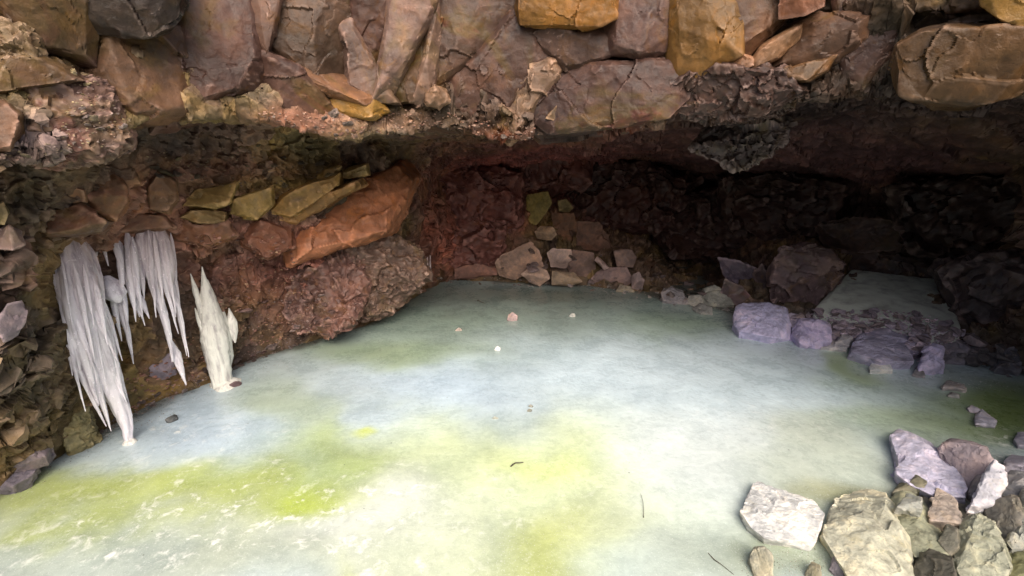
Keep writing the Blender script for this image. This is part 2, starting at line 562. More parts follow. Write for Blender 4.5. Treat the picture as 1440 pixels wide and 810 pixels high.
def build_shell():
    vis = np.arange(-66, 66.001, 0.14)
    out = np.arange(66.6, 293.5, 1.4)
    th = np.concatenate([vis, out])
    names = ['A', 'B', 'C', 'D', 'E', 'Fh', 'Gm', 'Hl', 'Im', 'J', 'K']
    ns = [10, 18, 60, 60, 44, 50, 56, 60, 70, 8]
    ctrl = np.stack([rail_at(n, th) for n in names], 0)             # (11, n, 2)
    rows = []
    for k, n in enumerate(ns):
        s = np.linspace(0, 1, n, endpoint=False)[:, None, None]
        rows.append(ctrl[k][None] * (1 - s) + ctrl[k + 1][None] * s)
    rows.append(ctrl[-1][None])
    prof = np.concatenate(rows, 0)                                   # (m, n, 2)
    blur_rows(prof, 14)
    for it in range(14):
        a = 0.5 * prof + 0.25 * (np.roll(prof, 1, 1) + np.roll(prof, -1, 1))
        prof[:, 1:len(vis) - 1] = a[:, 1:len(vis) - 1]
    m, n = prof.shape[:2]
    T = np.radians(th)[None]
    xyz = lambda q: np.stack([q[..., 0] * np.sin(T), q[..., 0] * np.cos(T), q[..., 1]], -1)
    base = xyz(prof)
    nrm = grid_normals(xyz(blur_rows(prof.copy(), 120)))
    sgn = -1.0 if nrm[sum(ns[:2]) + 30, len(vis) // 2][1] > 0 else 1.0
    nrm = blur_rows(nrm * sgn, 160)
    nrm /= np.linalg.norm(nrm, axis=-1, keepdims=True) + 1e-9
    p = base.reshape(-1, 3)
    N = nrm.reshape(-1, 3)
    j0 = np.cumsum([0] + ns)
    j = np.repeat(np.arange(m), n)
    d1, r1 = facet(p * np.array([1.0, 1.0, 0.75]), 1.7, 3, tilt=1.0, off=0.6)
    d2, r2 = facet(p, 4.6, 23, tilt=1.0, off=0.6)
    low = fbm(p * 1.3, 3, 61)
    rubble = np.clip(0.5 + 1.3 * fbm(p * 1.1 + 9, 2, 81), 0.15, 1.0)
    # the foot of the wall keeps to the shore of the ice
    tt = np.interp(j, [0, j0[1], j0[2], j0[3], j0[4], j0[5], j0[7], j0[8], j0[9] - 8, j0[9], m], [0.6, 0.7, 0.8, 0.8, 0.45, 0.5, 0.5, 0.8, 0.55, 0.25, 0.2])
    deep = 1 + 1.4 * np.clip((np.hypot(p[:, 0], p[:, 1]) - 4.8) / 1.5, 0, 1) * np.clip((1.5 - p[:, 2]) / 0.3, 0, 1)
    g = p + N * (tt * (0.10 * d1 + 0.05 * deep * d2 * (0.5 + rubble * 0.7) + 0.07 * low))[:, None]
    # rock colour; some of the dark zones carry painted shade
    pal = np.array([[0.115, 0.068, 0.046], [0.145, 0.100, 0.054], [0.085, 0.058, 0.046], [0.150, 0.104, 0.078], [0.175, 0.122, 0.040], [0.090, 0.072, 0.046]])
    c = 0.5 * pal[(r1[4] * 5.999).astype(int)] + 0.5 * pal[(r2[4] * 5.999).astype(int)]
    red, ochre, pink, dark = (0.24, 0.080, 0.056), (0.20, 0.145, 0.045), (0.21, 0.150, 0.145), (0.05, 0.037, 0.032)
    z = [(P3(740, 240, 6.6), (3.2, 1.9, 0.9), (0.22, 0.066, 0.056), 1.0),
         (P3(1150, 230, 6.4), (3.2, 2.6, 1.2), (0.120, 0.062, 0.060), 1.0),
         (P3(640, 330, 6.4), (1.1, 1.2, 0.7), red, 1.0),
         (P3(1230, 165, 4.6), (2.0, 1.5, 0.45), (0.034, 0.021, 0.019), 1.0),  # right ceiling darkened: shade behind the lip put into the colour
         (P3(800, 195, 4.8), (1.5, 1.3, 0.35), (0.060, 0.029, 0.025), 0.9),  # painted shade under the middle of the roof
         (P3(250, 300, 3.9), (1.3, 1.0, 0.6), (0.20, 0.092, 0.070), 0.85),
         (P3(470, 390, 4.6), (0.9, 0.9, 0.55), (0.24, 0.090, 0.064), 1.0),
         (P3(380, 370, 4.3), (0.5, 0.5, 0.4), (0.16, 0.066, 0.052), 0.9),
         (P3(545, 400, 5.1), (0.45, 0.6, 0.45), (0.19, 0.14, 0.105), 0.8),
         (P3(470, 440, 4.6), (0.35, 0.35, 0.12), (0.24, 0.17, 0.165), 0.8),
         (P3(420, 260, 4.1), (0.8, 0.6, 0.10), ochre, 0.8),
         (P3(60, 180, 2.8), (0.45, 0.3, 0.16), pink, 0.9),
         (P3(30, 120, 2.8), (0.4, 0.3, 0.2), ochre, 0.7),
         (P3(60, 530, 3.2), (0.5, 0.5, 0.5), (0.075, 0.060, 0.048), 0.8),
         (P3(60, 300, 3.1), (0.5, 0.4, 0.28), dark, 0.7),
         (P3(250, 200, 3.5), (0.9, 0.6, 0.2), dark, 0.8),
         (P3(430, 165, 3.2), (0.40, 0.35, 0.08), (0.20, 0.095, 0.068), 0.8),
         (P3(550, 170, 3.3), (0.42, 0.35, 0.07), (0.27, 0.18, 0.13), 0.8),
         (P3(700, 188, 3.3), (0.28, 0.3, 0.06), (0.22, 0.075, 0.042), 0.9),
         (P3(870, 172, 3.35), (0.45, 0.3, 0.06), (0.14, 0.050, 0.034), 0.9),
         (P3(1030, 130, 3.4), (0.7, 0.4, 0.14), (0.095, 0.080, 0.076), 0.9),
         (P3(1230, 60, 3.5), (0.35, 0.4, 0.35), (0.055, 0.046, 0.038), 0.9),  # deep shadow at the right of the roof, put into the colour
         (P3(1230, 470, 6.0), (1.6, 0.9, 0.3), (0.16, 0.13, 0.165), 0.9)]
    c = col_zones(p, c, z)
    g, c = g.reshape(m, n, 3), c.reshape(m, n, 3)
    # even out the rows: spacing in proportion to the distance from the mouth of the cave
    cut = j0[6]

    def even(ga, ca, rows):
        seg = np.linalg.norm(np.diff(ga, axis=0), axis=-1)
        dist = np.linalg.norm((ga[1:] + ga[:-1]) / 2 - np.array([0, 0, H]), axis=-1)
        s = np.concatenate([np.zeros((1, ga.shape[1])), np.cumsum(seg / np.maximum(dist, 1.0) ** 0.9, 0)])
        q = np.linspace(0, 1, rows)
        go, co_ = np.empty((rows, ga.shape[1], 3)), np.empty((rows, ga.shape[1], 3))
        for i in range(ga.shape[1]):
            x = s[:, i] / s[-1, i]
            for k in range(3):
                go[:, i, k] = np.interp(q, x, ga[:, i, k])
                co_[:, i, k] = np.interp(q, x, ca[:, i, k])
        return go, co_
    gt, ct = even(g[j0[1]:cut + 1], c[j0[1]:cut + 1], 500)
    gb, cb = even(g[cut:], c[cut:], 380)
    top_n = len(gt) - 1
    g = np.concatenate([gt[:-1], gb])
    c = np.concatenate([ct[:-1], cb])
    m = len(g)
    N2 = blur_rows(grid_normals(g) * sgn, 6)
    N2 /= np.linalg.norm(N2, axis=-1, keepdims=True) + 1e-9
    p, N2, c = g.reshape(-1, 3), N2.reshape(-1, 3), c.reshape(-1, 3)
    d3, r3 = facet(p, 11.5, 43, tilt=1.0, off=0.7)
    mid = fbm(p * 8, 4, 65)
    fine = fbm(p * 38, 3, 69)
    rub = np.clip(0.55 + 1.3 * fbm(p * 1.1 + 9, 2, 81), 0.2, 1.0)
    z_ = p[:, 2]
    far = np.clip(2.0 - np.linalg.norm(p - np.array([0, 0, H]), axis=1) / 4.4, 0.3, 1)
    rub = rub * far
    wallish = np.clip((1.75 - z_) / 0.2, 0, 1) * (p[:, 0] < -0.8) * far
    lip = np.exp(-((np.repeat(np.arange(m), n) / (0.43 * top_n) - 1) / 0.22) ** 2)
    foot = np.clip(z_ / 0.35, 0.25, 1)
    v = p + N2 * (foot * ((0.030 * rub + 0.022 * lip + 0.014 * wallish) * d3 + 0.016 * mid + 0.0045 * fine * far))[:, None]
    c = c * (0.7 + 0.6 * r3[4])[:, None]
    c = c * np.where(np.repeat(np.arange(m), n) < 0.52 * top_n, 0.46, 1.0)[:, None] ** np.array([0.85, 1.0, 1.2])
    c = np.clip(c * (1 + 0.15 * mid)[:, None], 0.01, 0.7)
    idx = np.arange(m * n).reshape(m, n)
    nx = np.roll(idx, -1, 1)
    quads = np.stack([idx[:-1], idx[1:], nx[1:], nx[:-1]], -1)       # (m-1, n, 4)

    def part(name, ja, jb, label, cat):
        ii = idx[ja:jb + 1].ravel()
        q = quads[ja:jb].reshape(-1, 4) - idx[ja, 0]
        cc = np.concatenate([c[ii], np.ones((len(ii), 1))], 1)
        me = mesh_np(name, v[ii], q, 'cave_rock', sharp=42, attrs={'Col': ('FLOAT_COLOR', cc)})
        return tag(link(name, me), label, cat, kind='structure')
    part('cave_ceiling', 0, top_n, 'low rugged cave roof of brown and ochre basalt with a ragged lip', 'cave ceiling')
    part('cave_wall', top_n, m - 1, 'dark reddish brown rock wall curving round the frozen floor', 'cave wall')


build_shell()


# ------------------------------------------------------------------ the frozen floor
def build_ice():
    xs = np.arange(-5.2, 7.2, 0.022)
    ys = np.arange(-4.5, 9.2, 0.022)
    X, Y = np.meshgrid(xs, ys)
    p = np.stack([X.ravel(), Y.ravel(), np.zeros(X.size)], 1)
    wob = np.stack([fbm(p * 1.9, 4, 201), fbm(p * 1.9 + 5, 4, 211)], 1) * 0.16
    q = p[:, :2] + wob
    c = np.tile(np.array([0.57, 0.655, 0.70]), (len(p), 1))

    def blob(px, py, wx, wy, colr, s=1.0, soft=1.0):
        nonlocal c
        g = G(px, py)[:2]
        gx = G(px + wx, py)[:2] - g
        gy = (G(px, py - wy)[:2] - G(px, py + wy)[:2]) / 2
        A = np.linalg.inv(np.stack([gx, gy], 1))
        d = np.sqrt((((q - g) @ A.T) ** 2).sum(1))
        w = s / (1 + np.exp((d - 1) * 4.0 / soft))
        c = c * (1 - w[:, None]) + np.asarray(colr) * w[:, None]

    pale, green, lime, olive = (0.66, 0.72, 0.44), (0.33, 0.41, 0.13), (0.47, 0.55, 0.09), (0.36, 0.40, 0.10)
    blue, white, grey = (0.50, 0.60, 0.72), (0.76, 0.77, 0.74), (0.42, 0.47, 0.44)
    blob(760, 660, 330, 100, pale, 0.95)
    blob(330, 740, 330, 80, (0.56, 0.58, 0.42), 0.9)
    blob(500, 725, 120, 55, (0.80, 0.81, 0.80), 0.85)
    blob(620, 770, 120, 50, (0.66, 0.69, 0.50), 0.7)
    blob(110, 765, 150, 45, (0.44, 0.49, 0.46), 0.8)
    blob(120, 700, 190, 26, (0.42, 0.47, 0.13), 0.95)
    blob(330, 690, 130, 36, (0.44, 0.50, 0.12), 0.95)
    blob(450, 640, 100, 30, (0.38, 0.46, 0.12), 0.9)
    blob(490, 605, 60, 22, (0.40, 0.48, 0.16), 0.8)
    blob(405, 695, 38, 35, lime, 0.95, 0.8)
    blob(755, 650, 90, 26, (0.67, 0.72, 0.32), 0.65, 1.5)
    blob(745, 660, 34, 12, (0.66, 0.73, 0.20), 0.5, 1.4)
    blob(795, 768, 55, 50, (0.46, 0.49, 0.12), 0.9, 1.6)
    blob(830, 700, 60, 40, (0.62, 0.64, 0.30), 0.4, 1.3)
    blob(610, 806, 80, 12, (0.70, 0.74, 0.18), 0.8)
    blob(880, 745, 50, 40, (0.58, 0.60, 0.30), 0.5)
    blob(285, 600, 120, 50, blue, 0.85)
    blob(620, 540, 130, 40, blue, 0.95)
    blob(850, 500, 180, 30, (0.50, 0.60, 0.70), 0.8)
    blob(560, 592, 14, 5, (0.6, 0.66, 0.1), 0.8)
    blob(400, 575, 50, 40, (0.40, 0.47, 0.30), 0.7)
    blob(560, 490, 130, 22, (0.30, 0.38, 0.20), 0.9)
    blob(620, 450, 120, 20, (0.26, 0.34, 0.24), 0.9)
    blob(740, 460, 70, 12, (0.42, 0.50, 0.52), 0.7)
    blob(950, 455, 80, 14, (0.30, 0.39, 0.22), 0.8)
    blob(760, 425, 330, 26, (0.20, 0.27, 0.23), 0.85, 1.6)  # from here, ice darkened towards the back: cave shade put into its colour
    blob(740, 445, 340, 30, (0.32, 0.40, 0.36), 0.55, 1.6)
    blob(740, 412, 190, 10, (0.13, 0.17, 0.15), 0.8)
    blob(1180, 545, 60, 16, (0.40, 0.48, 0.40), 0.6)
    blob(1300, 545, 90, 14, (0.20, 0.26, 0.16), 0.7)
    blob(960, 530, 210, 55, (0.60, 0.69, 0.76), 0.85)
    blob(1130, 550, 120, 45, (0.54, 0.64, 0.71), 0.8)
    blob(1190, 515, 45, 18, (0.30, 0.38, 0.16), 0.8)
    blob(990, 640, 150, 70, (0.72, 0.76, 0.78), 0.8)
    blob(1150, 640, 80, 60, (0.54, 0.58, 0.48), 0.8)
    blob(1190, 690, 75, 22, (0.34, 0.33, 0.17), 0.8)
    blob(1290, 580, 120, 30, (0.38, 0.46, 0.32), 0.8)
    blob(1400, 570, 90, 38, (0.17, 0.23, 0.04), 0.95)
    blob(1340, 720, 120, 90, (0.20, 0.19, 0.12), 0.85)  # contact shade under the foreground heap, painted on the ice
    blob(1000, 780, 80, 40, (0.46, 0.50, 0.44), 0.7)
    blob(1120, 790, 90, 40, (0.36, 0.39, 0.26), 0.8)
    # soft clouding inside the ice
    cl = fbm(np.stack([p[:, 0] * 1.6, p[:, 1] * 2.6, p[:, 2]], 1), 5, 231, 0.55)
    c = np.clip(c * np.array([0.87, 0.91, 0.91]) * (1 + 0.10 * cl)[:, None], 0.02, 0.88)
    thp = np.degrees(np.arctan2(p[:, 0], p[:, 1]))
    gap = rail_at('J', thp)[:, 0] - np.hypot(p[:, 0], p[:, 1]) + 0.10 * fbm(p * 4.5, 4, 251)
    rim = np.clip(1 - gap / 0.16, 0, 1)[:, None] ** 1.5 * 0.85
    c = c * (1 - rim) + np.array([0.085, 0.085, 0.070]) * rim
    fr = np.zeros(len(p))
    for (px, py, wx, wy, s) in ((330, 740, 240, 70, 1.0), (470, 735, 170, 80, 1.0), (230, 620, 140, 40, 0.5), (215, 606, 60, 16, 0.9), (700, 720, 120, 60, 0.35), (1390, 610, 60, 30, 0.8), (1100, 590, 150, 40, 0.25)):
        g = G(px, py)[:2]
        gx = G(px + wx, py)[:2] - g
        gy = (G(px, py - wy)[:2] - G(px, py + wy)[:2]) / 2
        A = np.linalg.inv(np.stack([gx, gy], 1))
        d = np.sqrt((((q - g) @ A.T) ** 2).sum(1))
        fr = np.maximum(fr, s / (1 + np.exp((d - 1) * 5)))
    p[:, 2] = 0.006 * fbm(p * 1.2, 3, 241)
    m, n = X.shape
    idx = np.arange(m * n).reshape(m, n)
    quads = np.stack([idx[:-1, :-1], idx[:-1, 1:], idx[1:, 1:], idx[1:, :-1]], -1).reshape(-1, 4)
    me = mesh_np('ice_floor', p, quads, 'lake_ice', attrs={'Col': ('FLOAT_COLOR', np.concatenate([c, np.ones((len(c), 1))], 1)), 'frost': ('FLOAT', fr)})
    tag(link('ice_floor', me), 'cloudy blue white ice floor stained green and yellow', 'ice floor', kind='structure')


build_ice()

# the land outside the pit, reaching away from the rim
def build_land():
    rr = np.concatenate([np.linspace(6.2, 14, 14), np.geomspace(16, 900, 14)])
    th = np.linspace(0, 2 * PI, 97)[:-1]
    R, T = np.meshgrid(rr, th, indexing='ij')
    p = np.stack([R * np.sin(T), R * np.cos(T), np.zeros_like(R)], -1).reshape(-1, 3)
    p[:, 2] = 3.35 + 0.5 * fbm(p * 0.12, 4, 301) + np.clip((p[:, :2] ** 2).sum(1) ** 0.5 - 8, 0, 5) * 0.05 - 0.9 * np.clip(-p[:, 1] / 7, 0, 1)
    m, n = R.shape
    idx = np.arange(m * n).reshape(m, n)
    nx = np.roll(idx, -1, 1)
    q = np.stack([idx[:-1], nx[:-1], nx[1:], idx[1:]], -1).reshape(-1, 4)
    c = np.tile(np.array([0.11, 0.095, 0.06, 1.0]), (len(p), 1))
    tag(link('ground', mesh_np('ground', p, q, 'cave_rock', attrs={'Col': ('FLOAT_COLOR', c)})), 'rough brown lava ground around the rim of the pit', 'ground', kind='structure')


build_land()

# ------------------------------------------------------------------ jointed blocks of the roof face
RG = 'jointed blocks of the cave roof'


def roof(poly, color, label, out=0.12, thick=0.45, name='rock_block', cat='rock block', dr=0.0, **kw):
    cx = sum(p[0] for p in poly) / len(poly)
    base = np.interp(cx, [0, 150, 300, 480, 720, 1000, 1250, 1440], [2.88, 3.05, 3.2, 3.32, 3.42, 3.42, 3.48, 3.3])
    color = tuple(np.array(color) * WARM * (1.25 if max(color) > 0.26 else 1.0) * (np.array([1.45, 1.6, 1.8]) if color[2] > 0.12 and color[0] > 0.2 else 1.0))  # pale ridge stones are brightened further as painted highlights
    kw.setdefault('rough', 0.012)
    kw.setdefault('fac', 0.022)
    if out < 0.215 and thick > 0.26:
        kw.setdefault('flare', 1.3)
        kw.setdefault('grow', 1.02)
    return block(poly, base - out * 0.75 + dr, thick, color, label, cat, name, group=RG, **kw)


WARM = np.array([0.44, 0.325, 0.235])
BROWN, TAN, OCHRE, OLIVE, PINK, GREY = (0.105, 0.070, 0.052), (0.24, 0.185, 0.10), (0.30, 0.20, 0.055), (0.150, 0.125, 0.058), (0.23, 0.165, 0.150), (0.13, 0.115, 0.118)
roof([(-40, -60), (25, 5), (20, -60), (118, -60), (124, 40), (120, 76), (101, 83), (62, 62), (30, 36)], (0.105, 0.080, 0.060), 'smooth dark slab with thin pale ridges at the upper left corner of the roof', out=0.06, lean=-0.15, inner=[(60, 20, -0.06), (90, 65, -0.03)])
roof([(123, -60), (264, -60), (262, 5), (252, 28), (236, 44), (200, 52), (160, 48), (130, 46), (123, 22)], (0.05, 0.05, 0.056), 'dark grey rounded block with a lavender underside hanging above a tan block', out=0.24, thick=0.5, lean=-0.1, inner=[(190, 15, -0.07), (150, 22, -0.06)], smooth=5, bed=0.05)
roof([(152, 52), (242, 56), (262, 100), (252, 148), (226, 160), (190, 158), (160, 140), (138, 112), (124, 84)], TAN, 'tan smooth faced block tucked under the dark hanging block', out=0.10, inner=[(165, 110, -0.07), (200, 150, -0.05)], smooth=4)
roof([(245, 62), (262, 12), (345, -60), (362, 20), (358, 80), (366, 116), (330, 122), (270, 152), (246, 148)], (0.115, 0.072, 0.055), 'broad brown roof block to the right of the tan block', out=0.09, lean=0.1, inner=[(330, 60, -0.05)])
roof([(0, 160), (20, 120), (65, 108), (120, 116), (140, 150), (158, 190), (110, 212), (60, 218), (20, 200)], (0.24, 0.185, 0.18), 'rough pinkish grey lump at the left end of the roof lip', out=0.12, thick=0.35, inner=[(60, 170, -0.06), (110, 160, -0.04)], fac=0.06, rough=0.05, pit=0.02)
roof([(0, 150), (10, 148), (26, 162), (28, 185), (14, 205), (-20, 210), (-20, 155)], (0.28, 0.20, 0.12), 'pale buff knob at the far left edge of the roof', out=0.16, thick=0.3)
roof([(10, 82), (45, 78), (90, 95), (105, 112), (60, 112), (20, 118), (-10, 130), (-10, 95)], (0.21, 0.175, 0.085), 'olive yellow ledge stone between the dark slab and the pinkish lump', out=0.10, thick=0.3)
roof([(14, 42), (42, 48), (58, 66), (50, 84), (24, 84), (2, 78), (-20, 50)], (0.22, 0.19, 0.14), 'crumbly pale stone beside the smooth dark slab', out=0.10, thick=0.3, fac=0.07, pit=0.03)
roof([(354, -60), (400, -60), (390, 20), (372, 62), (376, 84), (362, 78), (352, 30)], (0.24, 0.17, 0.135), 'narrow pinkish ridge stone left of the olive columns', out=0.13, thick=0.35)
roof([(360, 84), (382, 84), (420, 104), (446, 128), (470, 160), (474, 174), (440, 172), (400, 150), (370, 130)], (0.13, 0.078, 0.055), 'dark brown wedge sloping down to the roof lip beneath the olive columns', out=0.13, thick=0.4, lean=-0.2)
roof([(386, -60), (484, -60), (486, 40), (480, 96), (444, 104), (402, 84), (376, 58)], (0.165, 0.145, 0.085), 'grey olive fluted roof columns with pale streaks', out=0.10, thick=0.4, inner=[(440, 40, -0.05), (400, 30, -0.03)], smooth=3)
roof([(390, 84), (420, 92), (470, 104), (520, 128), (500, 140), (460, 134), (420, 108)], (0.33, 0.21, 0.10), 'orange ledge under the grey olive columns', out=0.16, thick=0.35)
roof([(472, 134), (492, 130), (526, 140), (538, 156), (520, 164), (484, 164), (466, 152)], (0.36, 0.27, 0.08), 'bright yellow knob set on the roof lip', bed=0.1, out=0.20, thick=0.35)
roof([(500, -60), (560, -60), (556, 10), (540, 62), (528, 104), (510, 98), (502, 60), (494, 48), (504, 20)], (0.115, 0.070, 0.050), 'dark brown upright panel between two pale ridges', out=0.07, thick=0.4)
roof([(484, 50), (498, 46), (506, 72), (520, 100), (534, 122), (548, 132), (520, 134), (492, 118), (484, 100)], (0.26, 0.20, 0.175), 'pale curled ridge stone at the foot of the dark upright panel', out=0.15, thick=0.4)
roof([(560, -60), (606, -60), (604, 14), (578, 46), (566, 90), (552, 128), (530, 124), (534, 90), (548, 40)], (0.27, 0.215, 0.20), 'long pale pinkish ridge running down the middle of the roof', out=0.17, thick=0.45, smooth=4)
roof([(578, 40), (608, 22), (614, 40), (600, 84), (584, 130), (556, 128), (568, 88)], (0.150, 0.125, 0.045), 'narrow olive green panel beside the long pale ridge', out=0.10, thick=0.4)
roof([(606, 30), (616, 10), (622, 50), (614, 90), (604, 130), (590, 138), (584, 128), (600, 84)], (0.28, 0.22, 0.18), 'slim flaky pale ridge right of the olive panel', out=0.16, thick=0.4)
roof([(606, -60), (726, -60), (736, 8), (704, 52), (660, 86), (618, 108), (612, 60)], (0.135, 0.102, 0.062), 'speckled brown olive block above a long diagonal crack', out=0.09, thick=0.4, inner=[(660, 30, -0.04)])
roof([(624, 110), (664, 88), (708, 54), (738, 14), (750, 50), (758, 84), (728, 128), (704, 162), (660, 160), (620, 154)], (0.130, 0.088, 0.060), 'large smooth brown face beneath the diagonal crack', out=0.10, thick=0.45, inner=[(690, 110, -0.05)], smooth=4)
roof([(601, 127), (612, 119), (627, 127), (630, 141), (617, 153), (598, 147)], (0.28, 0.21, 0.13), 'small rounded buff pebble lodged above the roof lip', out=0.2, thick=0.25, fac=0.07, rough=0.05, smooth=10, inner=[(612, 134, -0.05), (620, 142, -0.03)], name='lodged_stone')
roof([(736, -60), (862, -60), (862, 24), (840, 34), (806, 42), (766, 40), (736, 34), (732, 12)], (0.34, 0.215, 0.060), 'big golden ochre block jutting from the top of the roof', out=0.28, thick=0.6, flare=1.08, bed=0.15, lean=-0.05, inner=[(800, 10, -0.05), (845, 15, -0.04)], smooth=2)
roof([(742, 36), (800, 44), (850, 34), (884, 58), (860, 76), (800, 92), (764, 74)], (0.105, 0.098, 0.095), 'stone coloured grey as the shadow directly under the golden ochre block', out=0.14, thick=0.5)  # block made for the underside shadow; its grey paints that shade
roof([(866, -60), (962, -60), (958, 30), (942, 60), (902, 72), (868, 62), (858, 34)], (0.175, 0.140, 0.150), 'grey violet block right of the golden ochre block', out=0.2, thick=0.5, inner=[(910, 20, -0.05)])
roof([(704, 158), (724, 128), (746, 100), (776, 88), (782, 104), (764, 138), (746, 170), (728, 178)], (0.34, 0.27, 0.20), 'pale flaky wedge rising from the lip in the middle of the roof', out=0.18, thick=0.4, fac=0.06)
roof([(764, 150), (790, 100), (860, 92), (940, 96), (950, 130), (920, 158), (860, 172), (790, 180)], (0.082, 0.060, 0.056), 'dark purplish brown roof block right of the pale wedge', out=0.2, thick=0.4)
roof([(774, 150), (788, 142), (790, 158), (780, 170), (768, 166)], (0.27, 0.22, 0.07), 'small yellow stone above the reddish lip', out=0.16, thick=0.25, name='lodged_stone')
roof([(952, -60), (1036, -60), (1034, 30), (1030, 66), (1004, 84), (962, 102), (948, 80), (956, 40)], (0.29, 0.205, 0.065), 'tall ochre block ending at a straight vertical joint', bed=0.25, out=0.21, thick=0.5, lean=0.1, inner=[(1000, 20, -0.05)])
roof([(1036, -60), (1110, -60), (1104, 20), (1070, 50), (1046, 76), (1034, 70)], (0.20, 0.135, 0.055), 'rusty brown block right of the straight vertical joint', out=0.16, thick=0.45)
roof([(1094, -60), (1166, -60), (1158, 8), (1132, 20), (1098, 24)], (0.30, 0.165, 0.090), 'orange capped block at the top of the roof right of centre', out=0.26, thick=0.4)
roof([(1058, 86), (1076, 64), (1108, 44), (1120, 40), (1116, 58), (1096, 78), (1066, 92)], (0.36, 0.255, 0.15), 'pale diagonal splinter across the roof right of centre', out=0.20, thick=0.3, name='rock_splinter')
roof([(1026, 82), (1042, 76), (1058, 80), (1060, 92), (1044, 98), (1028, 94)], (0.33, 0.22, 0.11), 'small round tan stone at the foot of the vertical joint', out=0.26, thick=0.22, name='lodged_stone')
roof([(1112, 40), (1150, 26), (1210, 28), (1204, 56), (1180, 74), (1146, 92), (1100, 88), (1096, 76)], (0.155, 0.118, 0.060), 'olive brown block with a curved right edge in the roof', out=0.16, thick=0.45)
roof([(1092, 100), (1122, 94), (1166, 82), (1158, 100), (1136, 112), (1098, 112)], (0.30, 0.215, 0.085), 'curved tan flake beneath the olive brown block', out=0.20, thick=0.3, name='rock_flake')
roof([(960, 104), (1010, 92), (1090, 104), (1104, 128), (1070, 152), (1000, 160), (956, 150), (930, 130)], (0.090, 0.080, 0.082), 'dark layered grey rock along the lip right of centre', out=0.2, thick=0.5, fac=0.06, pit=0.02)
roof([(1256, 104), (1262, 64), (1296, 46), (1350, 40), (1470, 40), (1480, 118), (1432, 126), (1392, 146), (1360, 153), (1312, 152), (1270, 132)], (0.175, 0.130, 0.062), 'huge rounded olive brown boulder hanging at the right of the roof', bed=0.2, out=0.28, thick=0.8, cat='boulder', name='hanging_boulder', inner=[(1330, 90, -0.08), (1410, 80, -0.06)], smooth=6, fac=0.03)
roof([(1378, -60), (1480, -60), (1480, 50), (1440, 42), (1404, 24), (1384, 6)], (0.31, 0.24, 0.06), 'yellow ochre block in the top right corner of the roof', bed=0.2, out=0.30, thick=0.5)
roof([(1170, -60), (1270, -60), (1262, 40), (1240, 90), (1214, 110), (1190, 92), (1206, 56)], (0.060, 0.050, 0.048), 'dark recessed roof rock between the olive block and the hanging boulder', out=0.02, thick=0.4)
# faint rock hanging in the dark behind the lip
block([(974, 208), (1000, 178), (1040, 168), (1104, 176), (1100, 204), (1064, 232), (1036, 238), (1010, 216)], 4.9, 0.6, (0.105, 0.098, 0.105), 'faint grey rock hanging from the dark ceiling behind the lip', 'rock block', group=RG, fac=0.07, pit=0.03)

# ------------------------------------------------------------------ left wall: ledge blocks, the orange slab, the crumbling bulge
WG = 'ledge blocks of the left wall'
wall = lambda poly, r, th, c, l, **kw: block(poly, r, th, tuple(np.array(c) * (1.5, 1.22, 0.85)), l, kw.pop('cat', 'rock block'), kw.pop('name', 'ledge_block'), group=WG, bed=kw.pop('bed', 0.4), flare=kw.pop('flare', 1.12), grow=1.0, **kw)
wall([(414, 372), (412, 346), (416, 320), (440, 300), (500, 264), (546, 246), (563, 264), (556, 300), (542, 324), (500, 336), (442, 350)], 4.46, 0.45, (0.24, 0.118, 0.085), 'long smooth orange brown slab leaning on the left wall', name='rock_slab', cat='rock slab', bed=0.15, inner=[(460, 320, -0.12), (530, 280, 0.10), (430, 350, -0.08)], lean=0.5, smooth=5, fac=0.02)
wall([(254, 290), (274, 266), (332, 258), (322, 284), (300, 293), (270, 292)], 3.86, 0.4, (0.22, 0.175, 0.070), 'yellow ledge block with a pointed left end above the icicles')
wall([(322, 302), (328, 280), (352, 272), (380, 264), (382, 286), (362, 309), (340, 304)], 3.95, 0.4, (0.23, 0.185, 0.080), 'squarish yellow ledge block left of the orange slab')
wall([(120, 254), (140, 246), (160, 242), (176, 262), (180, 284), (162, 306), (142, 302), (124, 280)], 3.42, 0.4, (0.165, 0.095, 0.075), 'reddish brown rounded block above the left icicles')
wall([(74, 276), (100, 262), (118, 268), (120, 284), (90, 286)], 3.30, 0.3, (0.13, 0.095, 0.070), 'flat brown flake left of the reddish rounded block')
wall([(380, 300), (400, 276), (436, 258), (470, 248), (474, 262), (440, 280), (410, 304)], 4.12, 0.35, (0.215, 0.155, 0.060), 'curved ochre ledge lying along the top of the orange slab')
wall([(390, 310), (416, 296), (460, 272), (496, 258), (500, 266), (452, 296), (420, 312)], 4.20, 0.3, (0.205, 0.135, 0.055), 'thin ochre ledge right against the orange slab')
wall([(252, 306), (270, 296), (316, 298), (318, 312), (280, 314)], 3.90, 0.3, (0.16, 0.125, 0.060), 'low olive block below the pointed yellow ledge block')
wall([(470, 248), (490, 236), (514, 232), (516, 246), (490, 252)], 4.35, 0.3, (0.21, 0.175, 0.080), 'small yellow block at the crest of the left ledge')
wall([(446, 250), (458, 238), (476, 236), (472, 250), (454, 258)], 4.28, 0.3, (0.20, 0.165, 0.075), 'small yellow cube beside the crest of the left ledge')
wall([(210, 262), (222, 244), (246, 256), (248, 280), (236, 296), (214, 290)], 3.72, 0.35, (0.145, 0.098, 0.072), 'cracked brown block between the reddish and yellow ledge blocks')
wall([(56, 300), (110, 288), (150, 312), (140, 326), (70, 330), (50, 318)], 3.30, 0.4, (0.095, 0.062, 0.048), 'dark brown ledge roof over the largest icicle curtain')
wall([(158, 308), (190, 298), (226, 304), (238, 318), (206, 328), (168, 326)], 3.86, 0.4, (0.105, 0.062, 0.050), 'dark brown stone over the thin ragged icicles')
